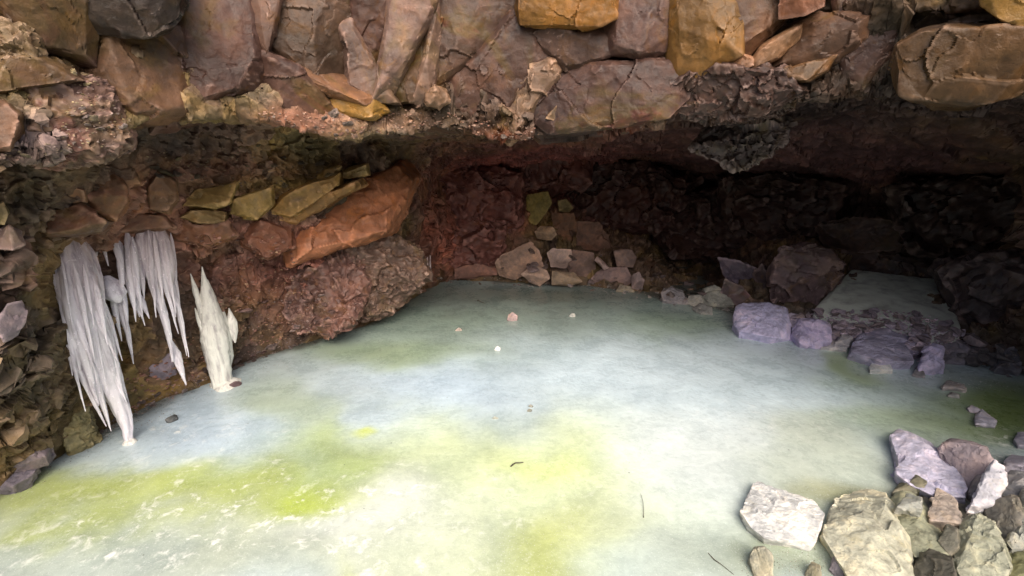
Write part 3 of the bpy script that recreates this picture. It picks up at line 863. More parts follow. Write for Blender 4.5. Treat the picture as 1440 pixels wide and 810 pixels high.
wall([(240, 316), (276, 306), (316, 314), (330, 330), (296, 344), (250, 336)], 3.98, 0.4, (0.115, 0.064, 0.052), 'reddish brown stone over the fan of narrow icicles', fac=0.05)
wall([(336, 322), (366, 310), (402, 322), (408, 346), (376, 362), (344, 346)], 4.14, 0.4, (0.125, 0.060, 0.050), 'dull red stone between the pale ice column and the orange slab', fac=0.05)
# crumbling bulge: many knobs of one weathered mass
bl = [((500, 340), (548, 330), (590, 350), (598, 384), (584, 404), (556, 430), (530, 448), (506, 452), (486, 420), (480, 376))]
o = block(list(bl[0]), 4.72, 0.8, (0.185, 0.125, 0.095), 'crumbling pinkish tan rock bulge at the water line of the left wall', 'rock bulge', 'rock_bulge', lean=0.15, inner=[(540, 390, -0.18), (520, 420, -0.15)], fac=0.055, rough=0.05, pit=0.014, fscale=2.6, smooth=3)
o = block([(418, 380), (470, 350), (510, 360), (520, 400), (500, 446), (460, 470), (420, 470), (400, 440)], 4.45, 0.7, (0.175, 0.095, 0.082), 'rough reddish rock mass under the orange slab', 'rock bulge', 'rock_bulge', lean=0.25, inner=[(470, 420, -0.10)], fac=0.055, rough=0.05, pit=0.014, fscale=2.6, smooth=3)
# far left edge
rock([(-40, 646), (10, 641), (34, 650), (50, 660), (40, 672), (18, 683), (-40, 688)], (0.17, 0.155, 0.19), 'lavender grey boulder at the left edge of the ice', back=0.4, depth=0.3)
rock([(0, 626), (20, 604), (52, 610), (72, 626), (66, 642), (40, 652), (10, 644)], (0.16, 0.14, 0.165), 'mauve boulder resting above the lavender one at the left edge', r0=3.42, z=0.12, back=0.5, depth=0.5)
block([(-10, 460), (10, 428), (30, 424), (36, 440), (26, 470), (6, 480)], 3.05, 0.3, (0.36, 0.31, 0.36), 'pale lilac frosted stone at the left edge halfway up the wall', 'rock', 'pale_stone')
block([(-10, 330), (12, 316), (30, 326), (34, 344), (18, 352), (-10, 350)], 3.02, 0.3, (0.26, 0.20, 0.19), 'small pinkish stone high at the left edge', 'rock', 'pale_stone')
block([(-12, 292), (4, 284), (10, 300), (6, 316), (-12, 318)], 2.98, 0.25, (0.27, 0.22, 0.08), 'small yellow stone high at the left edge', 'rock', 'pale_stone')
rock([(196, 496), (206, 482), (222, 478), (240, 488), (244, 508), (232, 520), (214, 520), (200, 510)], (0.24, 0.20, 0.24), 'mauve stone behind the narrow icicles', r0=4.0, z=0.2, back=0.4)
rock([(84, 566), (100, 548), (122, 560), (130, 590), (118, 618), (98, 628), (84, 606)], (0.19, 0.17, 0.09), 'yellowish crumbly boulder behind the long icicle tip', r0=3.62, z=0.02, back=0.3, depth=0.6, fac=0.06, pit=0.03)

# ------------------------------------------------------------------ back of the cave: tumbled boulders
BG = 'boulders tumbled at the back of the cave'
WB = [([(742, 275), (770, 270), (776, 286), (766, 302), (754, 316), (740, 312), (736, 298)], 6.75, (0.19, 0.155, 0.055), 'yellow boulder at the very top of the back pile'),
      ([(785, 283), (797, 280), (806, 292), (800, 299), (786, 297)], 6.8, (0.16, 0.125, 0.06), 'small yellowish stone right of the topmost yellow boulder'),
      ([(776, 300), (806, 300), (812, 322), (806, 348), (786, 352), (776, 330)], 6.75, (0.11, 0.062, 0.042), 'dark reddish boulder below the small yellowish stone'),
      ([(752, 326), (760, 318), (778, 320), (783, 330), (775, 338), (756, 336)], 6.5, (0.22, 0.16, 0.12), 'pale round stone in the middle of the back pile'),
      ([(734, 312), (756, 314), (758, 338), (740, 350), (726, 338)], 6.75, (0.10, 0.055, 0.040), 'dim red stone left of the pale round stone'),
      ([(812, 312), (842, 312), (856, 332), (858, 348), (830, 356), (810, 344)], 6.75, (0.105, 0.062, 0.050), 'dim brown boulder right of the back pile'),
      ([(770, 356), (778, 350), (803, 351), (804, 366), (796, 377), (775, 375)], 6.35, (0.27, 0.215, 0.215), 'pale pinkish cube on the right of the back pile'),
      ([(697, 370), (704, 360), (726, 350), (746, 342), (757, 352), (764, 374), (736, 388), (724, 394), (704, 388)], 6.3, (0.21, 0.150, 0.130), 'largest pinkish brown boulder of the back pile'),
      ([(734, 386), (750, 372), (768, 380), (773, 391), (759, 403), (745, 397)], 6.12, (0.23, 0.18, 0.165), 'pale boulder touching the ice below the largest back boulder'),
      ([(864, 354), (874, 350), (888, 351), (895, 362), (890, 376), (868, 374)], 6.5, (0.15, 0.115, 0.115), 'dim mauve boulder right of the slanted prism'),
      ([(836, 366), (840, 360), (857, 376), (850, 380)], 6.25, (0.27, 0.21, 0.22), 'slanted pale prism shaped stone among the back boulders'),
      ([(806, 352), (834, 356), (838, 378), (824, 392), (802, 386), (798, 372)], 6.4, (0.14, 0.10, 0.095), 'brown boulder between the pale cube and the slanted prism'),
      ([(776, 380), (806, 384), (818, 396), (800, 402), (776, 400)], 6.15, (0.19, 0.155, 0.125), 'low tan stone at the ice edge below the pale cube'),
      ([(846, 378), (880, 376), (890, 394), (872, 408), (842, 404), (832, 392)], 6.3, (0.165, 0.125, 0.135), 'mauve boulder at the ice edge below the slanted prism'),
      ([(888, 388), (898, 382), (906, 394), (902, 408), (888, 406)], 6.2, (0.17, 0.14, 0.155), 'small upright mauve stone at the back right of the ice'),
      ([(640, 378), (670, 368), (696, 372), (698, 386), (668, 392), (640, 392)], 6.4, (0.15, 0.085, 0.075), 'low reddish boulder left of the largest back boulder')]
for poly, r, c, lab in WB:
    block(poly, r, 0.35, tuple(np.array(c) * (1.5, 1.36, 1.22)), lab, 'boulder', 'boulder', group=BG, grow=1.04, mat='loose_rock', inner=[(sum(p[0] for p in poly) / len(poly), sum(p[1] for p in poly) / len(poly), -0.06)])

BACK = [([(598, 250), (660, 236), (716, 250), (708, 300), (640, 318), (604, 300)], 6.55, (0.15, 0.052, 0.045), 'broad maroon ledge at the left of the back wall'),
        ([(606, 318), (660, 310), (700, 322), (694, 366), (640, 374), (608, 366)], 6.5, (0.17, 0.066, 0.056), 'red brown rock face just above the back edge of the ice'),
        ([(676, 206), (760, 200), (812, 216), (792, 252), (720, 262), (680, 244)], 6.9, (0.11, 0.040, 0.034), 'dark maroon bulge high on the back wall'),
        ([(820, 244), (900, 236), (940, 262), (920, 310), (850, 312), (818, 284)], 7.2, (0.052, 0.021, 0.019), 'dark brown rock face right of the back boulders'),  # right-hand faces from here: near-black colour paints the dark of the cave
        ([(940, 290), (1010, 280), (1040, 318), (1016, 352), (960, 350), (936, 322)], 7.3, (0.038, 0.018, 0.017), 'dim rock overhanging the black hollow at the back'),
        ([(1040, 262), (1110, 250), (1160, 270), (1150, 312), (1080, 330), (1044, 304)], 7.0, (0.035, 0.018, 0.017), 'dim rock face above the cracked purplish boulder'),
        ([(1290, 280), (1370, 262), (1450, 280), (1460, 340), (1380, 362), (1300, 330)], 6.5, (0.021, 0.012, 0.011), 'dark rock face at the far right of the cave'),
        ([(1340, 390), (1400, 372), (1460, 390), (1460, 450), (1400, 466), (1350, 440)], 6.1, (0.060, 0.048, 0.052), 'dim brown boulder beyond the right end of the tilted ice slab')]
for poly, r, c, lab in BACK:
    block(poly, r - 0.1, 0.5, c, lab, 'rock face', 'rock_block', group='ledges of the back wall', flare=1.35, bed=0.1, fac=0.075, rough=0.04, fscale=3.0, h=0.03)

# dim rocks on the right beyond the shore
DG = 'large rocks in the dark right of the ice'
block([(1086, 420), (1082, 388), (1100, 354), (1130, 346), (1168, 352), (1188, 372), (1176, 396), (1150, 428), (1136, 436), (1100, 434)], 6.05, 0.7, (0.22, 0.165, 0.185), 'cracked purplish brown boulder left of the tilted ice slab', 'boulder', 'boulder', group=DG, fac=0.06, inner=[(1130, 390, -0.12)])
block([(1012, 364), (1040, 368), (1072, 382), (1082, 424), (1064, 428), (1040, 408), (1018, 386)], 6.3, 0.5, (0.18, 0.165, 0.25), 'flat bluish slab leaning in the dark behind the lavender block', 'rock slab', 'rock_slab', group=DG)
block([(1020, 392), (1044, 404), (1066, 428), (1040, 432), (1014, 412)], 5.95, 0.4, (0.125, 0.110, 0.145), 'low dark violet slab in front of the bluish one', 'rock slab', 'rock_slab', group=DG)
block([(1146, 318), (1190, 304), (1250, 310), (1282, 334), (1270, 352), (1210, 356), (1160, 344)], 6.9, 0.8, (0.060, 0.044, 0.040), 'dim brown boulder above the tilted ice slab', 'boulder', 'boulder', group=DG)
block([(1192, 352), (1240, 350), (1330, 366), (1352, 388), (1320, 398), (1230, 384), (1196, 378)], 7.0, 0.8, (0.050, 0.036, 0.034), 'long dark rock just behind the tilted ice slab', 'rock', 'rock_block', group=DG, fac=0.06)
block([(1060, 386), (1072, 372), (1090, 380), (1092, 420), (1076, 430)], 6.2, 0.5, (0.095, 0.078, 0.098), 'narrow dark rock between the bluish slab and the cracked boulder', 'rock', 'rock_block', group=DG)

# tilted slab of old ice
def ice_slab():
    out = [(1142, 437, 5.75), (1165, 420, 5.95), (1182, 400, 6.3), (1198, 379, 6.7), (1250, 385, 6.8), (1330, 394, 6.9), (1344, 430, 6.3), (1352, 470, 5.6), (1240, 460, 5.55)]
    pts = []
    for p in out:
        q = P3(*p)
        pts += [q, q - np.array([0, 0, 0.16])]
    o = hull_object('ice_slab', pts, 0.03, 55, 'slab_ice', (0.4, 0.45, 0.45), None, fac=0.004, rough=0.008, smooth=3)
    tag(o, 'smooth grey green slab of ice tilted behind the right shore', 'ice slab')


ice_slab()

# ------------------------------------------------------------------ right shore
SG = 'stones along the right shore of the ice'
LAV = (0.27, 0.245, 0.34)
rock([(1032, 434), (1040, 428), (1080, 428), (1103, 434), (1111, 454), (1112, 478), (1086, 474), (1040, 466), (1031, 456)], (0.47, 0.45, 0.66), 'large lavender block at the left end of the right shore', back=0.55, depth=0.5, fac=0.03, h=0.010, group=SG)
rock([(1112, 470), (1125, 452), (1150, 450), (1166, 458), (1169, 480), (1149, 492), (1125, 482)], (0.40, 0.36, 0.54), 'mauve boulder next to the large lavender block', back=0.6, h=0.010, group=SG)
rock([(1154, 488), (1170, 481), (1192, 488), (1191, 494), (1160, 493)], (0.42, 0.42, 0.46), 'thin pale sliver of stone at the foot of the mauve boulder', back=0.9, h=0.010, group=SG)
rock([(1196, 494), (1214, 466), (1250, 464), (1276, 480), (1285, 508), (1281, 520), (1240, 509)], (0.42, 0.40, 0.55), 'broad wedge shaped lavender stone in the middle of the right shore', back=1.0, fac=0.03, h=0.010, group=SG)
rock([(1175, 482), (1185, 470), (1200, 474), (1194, 486)], (0.36, 0.35, 0.38), 'small pale block between the mauve boulder and the wedge stone', z=0.06, back=0.6, h=0.010, group=SG)
rock([(1292, 522), (1300, 492), (1312, 482), (1326, 488), (1326, 514), (1312, 526)], (0.43, 0.40, 0.58), 'knobbly violet stone right of the wedge stone', back=0.5, fac=0.06, h=0.010, group=SG)
rock([(1324, 484), (1345, 478), (1362, 490), (1356, 510), (1326, 512)], (0.21, 0.195, 0.235), 'grey mauve stone behind the knobbly violet one', back=0.6, z=0.0, h=0.010, group=SG)
rock([(1352, 500), (1368, 480), (1392, 486), (1396, 502), (1384, 512), (1362, 508)], (0.165, 0.15, 0.17), 'dim grey stone towards the right end of the shore', back=0.6, h=0.010, group=SG)
rock([(1398, 520), (1408, 494), (1426, 488), (1436, 508), (1434, 522), (1414, 528)], (0.17, 0.165, 0.19), 'dim angular stone at the right end of the shore', back=0.5, fac=0.06, h=0.010, group=SG)
rock([(1282, 526), (1288, 518), (1300, 522), (1302, 530), (1288, 531)], (0.26, 0.25, 0.27), 'small triangular stone on the ice below the violet stone', h=0.010, group=SG)
rock([(1222, 516), (1228, 507), (1252, 512), (1256, 521), (1240, 525), (1224, 521)], (0.48, 0.50, 0.52), 'flat white flake lying on the ice before the wedge stone', back=1.0, depth=0.3, fac=0.015, h=0.010, group=SG)
rock([(966, 426), (968, 416), (984, 415), (990, 426), (980, 432)], (0.30, 0.29, 0.27), 'pale angular stone in the back right row of stones', h=0.010, group=SG)
rock([(974, 434), (984, 428), (1002, 432), (1002, 443), (986, 440)], (0.31, 0.31, 0.30), 'flat pale stone on the ice at the back right', back=0.9, h=0.010, group=SG)
rock([(986, 410), (1004, 402), (1020, 410), (1032, 428), (1016, 432), (1002, 432), (990, 420)], (0.30, 0.30, 0.27), 'largest pale stone of the back right row', back=0.6, h=0.010, group=SG)
rock([(930, 412), (944, 404), (962, 412), (966, 424), (948, 428), (932, 422)], (0.27, 0.25, 0.27), 'jagged grey stone in the back right row of stones', fac=0.06, h=0.010, group=SG)
rock([(866, 408), (872, 400), (886, 402), (892, 410), (880, 412)], (0.30, 0.26, 0.21), 'small buff stone at the start of the back right row', h=0.010, group=SG)
for poly, c, lab in (([(1100, 448), (1112, 440), (1128, 444), (1130, 456), (1112, 460)], (0.34, 0.31, 0.42), 'small violet stone tucked behind the large lavender block'),
                     ([(1166, 470), (1180, 456), (1204, 456), (1210, 468), (1190, 476)], (0.33, 0.29, 0.37), 'flat mauve stone above the small pale block of the shore'),
                     ([(1270, 486), (1282, 470), (1304, 470), (1310, 486), (1290, 496)], (0.34, 0.31, 0.42), 'lilac stone wedged between the wedge stone and the knobbly violet one'),
                     ([(1216, 466), (1236, 450), (1268, 452), (1276, 466), (1250, 470)], (0.30, 0.26, 0.33), 'dull mauve slab leaning behind the wedge stone'),
                     ([(1316, 480), (1330, 464), (1356, 466), (1362, 482), (1340, 486)], (0.24, 0.21, 0.26), 'dull grey violet slab behind the grey mauve stone')):
    rock(poly, c, lab, name='stone', back=0.7, depth=0.6, z=0.07, h=0.012, group=SG)

# ------------------------------------------------------------------ foreground stones, bottom right
FG = 'stones heaped in the right foreground'
rock([(1042, 718), (1052, 713), (1147, 707), (1161, 722), (1152, 738), (1149, 760), (1140, 774), (1076, 758), (1054, 741)], (0.58, 0.59, 0.58), 'flat white slab of rock lying on the ice in the foreground', back=1.2, depth=0.12, fac=0.03, rough=0.02, group=FG)
rock([(1156, 752), (1180, 733), (1190, 720), (1200, 706), (1213, 700), (1246, 705), (1258, 730), (1266, 760), (1282, 795), (1286, 830), (1200, 826), (1180, 778)], (0.48, 0.475, 0.37), 'big cream coloured boulder with a pointed top in the foreground', back=0.75, depth=0.35, fac=0.028, group=FG)
rock([(1252, 704), (1266, 700), (1290, 716), (1302, 730), (1320, 752), (1333, 780), (1326, 792), (1286, 784), (1268, 756)], (0.30, 0.31, 0.22), 'greenish grey boulder right of the cream boulder', back=0.7, depth=0.5, group=FG)
rock([(1255, 614), (1268, 611), (1286, 616), (1302, 627), (1320, 646), (1346, 656), (1359, 682), (1362, 700), (1354, 708), (1310, 696), (1280, 682), (1262, 668), (1258, 640)], (0.44, 0.43, 0.55), 'long pale lavender boulder with a pitted face at the top of the heap', back=0.75, depth=0.3, fac=0.04, group=FG)
rock([(1255, 692), (1268, 680), (1290, 671), (1304, 680), (1284, 700), (1262, 702)], (0.13, 0.13, 0.095), 'dark grey striped stone under the lavender boulder', back=0.7, depth=0.5, group=FG)
rock([(1320, 630), (1332, 623), (1352, 622), (1388, 629), (1396, 645), (1394, 690), (1364, 700), (1346, 668), (1338, 645)], (0.26, 0.22, 0.24), 'mauve boulder behind the long lavender one', back=0.5, depth=0.5, group=FG)
rock([(1364, 712), (1378, 682), (1385, 660), (1399, 647), (1413, 655), (1416, 680), (1402, 710), (1380, 718)], (0.52, 0.52, 0.57), 'upright bluish white stone with a crumbly left edge', back=0.5, depth=0.5, z=0.05, group=FG, fac=0.05)
rock([(1302, 722), (1310, 704), (1326, 710), (1343, 722), (1352, 736), (1332, 742), (1308, 732)], (0.34, 0.29, 0.25), 'small pinkish buff stone amid the foreground heap', back=0.6, z=0.05, group=FG, fac=0.05)
rock([(1340, 770), (1350, 738), (1374, 726), (1396, 734), (1410, 765), (1424, 800), (1412, 830), (1358, 830), (1344, 800)], (0.36, 0.37, 0.28), 'large pale green grey boulder near the bottom right corner', back=0.7, depth=0.4, group=FG)
rock([(1416, 780), (1420, 730), (1428, 704), (1448, 676), (1480, 690), (1480, 800), (1436, 800)], (0.33, 0.34, 0.30), 'rough speckled boulder cut by the right edge of the view', back=0.6, depth=0.4, group=FG, fac=0.06)
rock([(1053, 782), (1059, 772), (1075, 769), (1086, 782), (1088, 816), (1064, 820)], (0.36, 0.35, 0.27), 'small upright cream stone left of the foreground heap', back=0.7, depth=0.5, group=FG)
rock([(1408, 656), (1416, 645), (1450, 652), (1460, 672), (1430, 676)], (0.36, 0.34, 0.40), 'pale lilac stone at the right edge above the heap', back=0.6, depth=0.5, group=FG)
rock([(1384, 716), (1400, 704), (1432, 700), (1440, 722), (1424, 760), (1400, 764)], (0.15, 0.145, 0.125), 'shaded boulder, coloured dark, wedged between two pale ones', back=0.6, depth=0.5, group=FG)  # dark grey stands for the shade on this boulder
rock([(1404, 822), (1412, 790), (1440, 776), (1480, 790), (1480, 850), (1420, 850)], (0.30, 0.30, 0.16), 'yellow green boulder in the bottom right corner', back=0.7, depth=0.4, group=FG)
rock([(1280, 800), (1300, 782), (1340, 790), (1352, 830), (1290, 836)], (0.10, 0.095, 0.075), 'boulder coloured dark as shade low in the foreground heap', back=0.7, depth=0.5, group=FG)  # dark colour paints the shade between the stones
rock([(1360, 690), (1376, 668), (1392, 672), (1388, 694), (1370, 704)], (0.22, 0.21, 0.21), 'small grey stone between the mauve boulder and the upright bluish stone', back=0.6, depth=0.6, z=0.03, group=FG)
rock([(1404, 692), (1416, 672), (1440, 672), (1456, 690), (1440, 706), (1412, 706)], (0.30, 0.30, 0.31), 'pale grey stone at the right edge above the dark wedged boulder', back=0.6, depth=0.6, z=0.05, group=FG)
rock([(1318, 760), (1330, 742), (1346, 746), (1350, 768), (1336, 782)], (0.17, 0.165, 0.13), 'small dark olive stone between the greenish and pale green boulders', back=0.6, depth=0.6, z=0.05, group=FG)
rock([(1262, 712), (1272, 700), (1296, 704), (1298, 716), (1280, 722)], (0.33, 0.34, 0.30), 'crumbly pale stone capping the greenish grey boulder', back=0.6, depth=0.5, z=0.14, group=FG, fac=0.07)
for poly, c, lab in (([(1166, 800), (1174, 782), (1190, 788), (1192, 806), (1176, 812)], (0.22, 0.20, 0.22), 'small dark stone at the left foot of the cream boulder'),
                     ([(1188, 800), (1198, 786), (1212, 794), (1214, 812), (1196, 816)], (0.17, 0.15, 0.19), 'small violet black stone against the cream boulder'),
                     ([(1132, 806), (1140, 796), (1154, 800), (1156, 816), (1138, 820)], (0.26, 0.25, 0.18), 'small olive stone near the bottom edge'),
                     ([(1206, 812), (1218, 800), (1236, 806), (1240, 822), (1214, 826)], (0.27, 0.25, 0.21), 'small buff stone below the cream boulder')):
    rock(poly, c, lab, name='stone', back=0.6, depth=0.7, group=FG)
for poly, c, lab in (([(1326, 545), (1332, 540), (1354, 542), (1358, 548), (1346, 551)], (0.33, 0.31, 0.32), 'flat pinkish pebble on the ice nearest the right shore'),
                     ([(1333, 556), (1340, 551), (1352, 555), (1350, 560), (1340, 560)], (0.28, 0.28, 0.28), 'small grey pebble below the flat pinkish one'),
                     ([(1360, 574), (1366, 569), (1378, 575), (1376, 581), (1364, 580)], (0.33, 0.31, 0.36), 'small lilac pebble on dark green ice'),
                     ([(1370, 586), (1378, 581), (1402, 592), (1400, 600), (1386, 602), (1372, 596)], (0.40, 0.39, 0.47), 'flat lilac stone on dark green ice'),
                     ([(1426, 617), (1436, 614), (1454, 622), (1450, 630), (1432, 627)], (0.36, 0.35, 0.42), 'lilac stone on the ice at the right edge'),
                     ([(713, 449), (715, 442), (721, 439), (728, 444), (727, 450), (719, 452)], (0.36, 0.27, 0.27), 'pink stone alone on the ice near the back'),
                     ([(800, 444), (804, 440), (809, 441), (809, 445), (803, 446)], (0.34, 0.36, 0.35), 'tiny pale stone on the ice right of the pink one'),
                     ([(695, 491), (699, 486), (704, 489), (703, 493), (697, 493)], (0.55, 0.56, 0.57), 'tiny white stone on the ice in front of the pink one'),
                     ([(640, 464), (645, 460), (650, 463), (648, 466), (642, 466)], (0.27, 0.23, 0.21), 'tiny brown stone on the ice left of the pink one'),
                     ([(322, 541), (330, 536), (340, 537), (338, 543), (328, 545)], (0.085, 0.055, 0.062), 'dark reddish pebble on the ice beside the pale ice column'),
                     ([(232, 590), (240, 584), (248, 583), (250, 588), (240, 594)], (0.06, 0.07, 0.075), 'black sliver of stone on the ice before the icicles'),
                     ([(316, 518), (320, 513), (326, 514), (326, 520), (319, 522)], (0.03, 0.03, 0.032), 'left black pebble at the foot of the pale ice column'),
                     ([(327, 518), (330, 513), (335, 515), (334, 520), (329, 521)], (0.03, 0.03, 0.032), 'right black pebble at the foot of the pale ice column'),
                     ([(741, 577), (744, 574), (748, 575), (747, 579), (742, 579)], (0.14, 0.15, 0.13), 'dark crumb of stone on pale yellow ice'),
                     ([(743, 570), (746, 568), (750, 570), (748, 573)], (0.17, 0.18, 0.16), 'dark crumb of stone behind another on pale yellow ice'),
                     ([(692, 588), (696, 585), (701, 588), (697, 590)], (0.26, 0.28, 0.24), 'greyish crumb left of the dark ones on pale yellow ice')):
    rock(poly, c, lab, name='pebble', cat='pebble', back=0.6, depth=0.7, sink=0.01, group='loose pebbles on the ice')

# ------------------------------------------------------------------ small rubble: copies of a few angular stones
def proto_stone(k):
    rs = random.Random(900 + k)
    pts = []
    for _ in range(11):
        a = Vector((rs.gauss(0, 1), rs.gauss(0, 1), rs.gauss(0, 0.75))).normalized()
        pts.append(np.array(a) * np.array([0.5, 0.5 * rs.uniform(0.6, 1), 0.34 * rs.uniform(0.7, 1.2)]))
    v, f = refine_hull(pts, 0.09, 900 + k, fac=0.04, rough=0.03, smooth=1)
    return mesh_np('stone', v - v.mean(0), f, 'loose_rock', sharp=35)


PROTO = [proto_stone(k) for k in range(8)]
RUB = random.Random(5)
bpy.context.view_layer.update()
DG = bpy.context.evaluated_depsgraph_get()
LOWP = []
for k in range(6):
    rs = random.Random(700 + k)
    pts = [np.array(Vector((rs.gauss(0, 1), rs.gauss(0, 1), rs.gauss(0, 0.75))).normalized()) * np.array([0.5, 0.4, 0.3]) for _ in range(11)]
    LOWP.append(refine_hull(pts, 0.22, 700 + k, fac=0.05, rough=0.03, smooth=1))


def drops(n, poly, zmax, skip=()):
    """n places where the region meets rock or ice"""
    xs, ys = [p[0] for p in poly], [p[1] for p in poly]
    got = []
    for _ in range(n * 30):
        if len(got) >= n:
            break
        x, y = RUB.uniform(min(xs), max(xs)), RUB.uniform(min(ys), max(ys))
        ins = False
        for a, b in zip(poly, poly[1:] + poly[:1]):
            if (a[1] > y) != (b[1] > y) and x < (b[0] - a[0]) * (y - a[1]) / (b[1] - a[1]) + a[0]:
                ins = not ins
        if not ins:
            continue
        ok, loc, nor, fi, ob, mt = SC.ray_cast(DG, Vector((0, 0, H)), Vector(ray(x, y)).normalized(), distance=9.5)
        if ok and loc.z < zmax and ob.name.split('.')[0] not in skip:
            got.append(loc.copy())
    return got


def scatter(n, poly, size, colors, label, cat, group, name='stone', bury=0.25, zmax=9.0, bits=0, skip=()):
    for loc in drops(n, poly, zmax, skip):
        s = RUB.uniform(*size)
        if RUB.random() < 0.15:
            s *= 1.6
        o = bpy.data.objects.new(name, PROTO[RUB.randrange(8)])
        COL.objects.link(o)
        o.scale = (s, s * RUB.uniform(0.7, 1.1), s * RUB.uniform(0.7, 1.2))
        o.rotation_euler = (RUB.uniform(-0.5, 0.5), RUB.uniform(-0.5, 0.5), RUB.uniform(0, 6.28))
        o.location = loc + Vector((0, 0, s * (0.3 - bury)))
        c = RUB.choice(colors)
        k = RUB.uniform(0.7, 1.25)
        o.color = (c[0] * k, c[1] * k, c[2] * k, 1)
        tag(o, label, cat, group)
    if bits:                                     # the crumbs between them, past counting
        V, Fc, C, off = [], [], [], 0
        for loc in drops(bits, poly, zmax, skip):
            s = RUB.uniform(size[0] * 0.3, size[0] * 0.9)
            v, f = LOWP[RUB.randrange(6)]
            an = RUB.uniform(0, 6.28)
            R_ = np.array([[math.cos(an), -math.sin(an), 0], [math.sin(an), math.cos(an), 0], [0, 0, 1]])
            V.append((v * s * np.array([1, 1, RUB.uniform(0.7, 1.4)])) @ R_.T + np.array(loc))
            Fc.append(f + off)
            off += len(v)
            c = RUB.choice(colors)
            k = RUB.uniform(0.6, 1.3)
            C.append(np.tile([c[0] * k, c[1] * k, c[2] * k, 1], (len(v), 1)))
        if V:
            o = link('rubble', mesh_np('rubble', np.concatenate(V), np.concatenate(Fc), 'cave_rock', sharp=30, attrs={'Col': ('FLOAT_COLOR', np.concatenate(C))}))
            tag(o, RUBBLE[group], 'rubble', kind='stuff')


RUBBLE = {'grit left': 'dark grit frozen into the left margin of the ice', 'grit back': 'grey grit frozen into the back margin of the ice',
          'grit right': 'lilac grit frozen into the right margin of the ice', 'grit heap': 'olive grit on the ice around the foreground heap',
          'left wall': 'reddish broken facets of rock on the left wall around the icicles',
          'rubble slope on the right shore': 'mauve crumbs of rock filling the rubble slope on the right shore',
          'stones along the back edge of the ice': 'pale crumbs of rock along the back edge of the ice',
          'stones along the left edge of the ice': 'dark crumbs of rock along the left edge of the ice',
          'small stones in the foreground heap': 'dark crumbs added as contact shadow between the boulders of the foreground heap',  # dark crumbs put in to deepen contact shadow in the heap
          'stones stuck in the crumbly left wall': 'brown crumbs stuck in the left wall above the yellow ledge',
          'stones at the foot of the left wall': 'reddish crumbs at the foot of the left wall',
          'stones wedged in the roof lip': 'buff crumbs at the left end of the roof lip',
          'stones set along the roof lip': 'pinkish crumbs set along the underside of the roof lip'}
scatter(100, [(1110, 448), (1150, 440), (1240, 436), (1300, 440), (1360, 470), (1400, 500), (1350, 512), (1290, 508), (1200, 492), (1150, 480)], (0.05, 0.15), [(0.38, 0.32, 0.39), (0.30, 0.25, 0.29), (0.44, 0.39, 0.48), (0.25, 0.205, 0.22)],
        'angular mauve stone in the rubble slope below the tilted ice slab', 'stone', 'rubble slope on the right shore', bits=900, skip=('boulder',), bury=0.1)
scatter(40, [(610, 388), (700, 390), (800, 398), (900, 404), (980, 420), (1030, 430), (1030, 440), (975, 436), (900, 420), (820, 408), (720, 402), (612, 398)], (0.03, 0.10), [(0.27, 0.24, 0.23), (0.20, 0.17, 0.17), (0.30, 0.28, 0.27), (0.15, 0.11, 0.10)],
        'small pale stone in the row along the back edge of the ice', 'stone', 'stones along the back edge of the ice', bits=200)
scatter(24, [(700, 380), (760, 340), (900, 370), (1010, 410), (960, 420), (860, 402), (760, 396)], (0.06, 0.2), [(0.14, 0.105, 0.10), (0.17, 0.13, 0.135), (0.11, 0.075, 0.065)],
        'dim brown stone filling gaps between the back boulders', 'stone', 'small stones between the back boulders')
scatter(35, [(130, 606), (230, 545), (330, 500), (420, 470), (440, 480), (345, 514), (235, 564), (140, 614)], (0.03, 0.085), [(0.10, 0.075, 0.072), (0.15, 0.12, 0.115), (0.075, 0.055, 0.05), (0.19, 0.16, 0.16)],
        'small dark stone along the left edge of the ice', 'stone', 'stones along the left edge of the ice', bits=250)
scatter(20, [(1380, 470), (1440, 500), (1440, 530), (1400, 530), (1340, 510)], (0.05, 0.16), [(0.15, 0.14, 0.15), (0.11, 0.10, 0.105)],
        'dim grey stone at the dark right end of the shore', 'stone', 'stones at the dark right end of the shore')
scatter(14, [(1260, 690), (1300, 690), (1440, 690), (1440, 810), (1190, 810), (1250, 740)], (0.05, 0.12), [(0.12, 0.115, 0.095), (0.10, 0.095, 0.08), (0.15, 0.145, 0.12)],
        'small dark stone filling a gap in the foreground heap', 'stone', 'small stones in the foreground heap', bury=0.2, zmax=0.05, bits=120, skip=('boulder',))  # dark colours deepen the shade in the gaps of the heap
scatter(20, [(200, 210), (440, 200), (520, 230), (400, 270), (300, 262), (210, 246)], (0.03, 0.09), [(0.10, 0.075, 0.05), (0.14, 0.11, 0.06), (0.08, 0.06, 0.05)],
        'small brown stone stuck in the crumbly wall above the yellow ledge', 'stone', 'stones stuck in the crumbly left wall', bury=0.3, bits=250, skip=('rock_block',))
scatter(0, [(250, 330), (400, 330), (430, 380), (440, 470), (330, 500), (150, 600), (110, 560), (240, 500), (330, 400)], (0.05, 0.14), [(0.15, 0.07, 0.055), (0.19, 0.10, 0.08), (0.11, 0.06, 0.05), (0.20, 0.13, 0.08)],
        '', 'stone', 'left wall', bury=0.3, bits=500, skip=('icicle',))
scatter(24, [(340, 440), (400, 400), (470, 420), (520, 430), (500, 462), (420, 486), (350, 500)], (0.03, 0.09), [(0.17, 0.11, 0.105), (0.21, 0.16, 0.15), (0.11, 0.065, 0.06)],
        'small reddish stone at the foot of the left wall', 'stone', 'stones at the foot of the left wall', bury=0.3, bits=250)
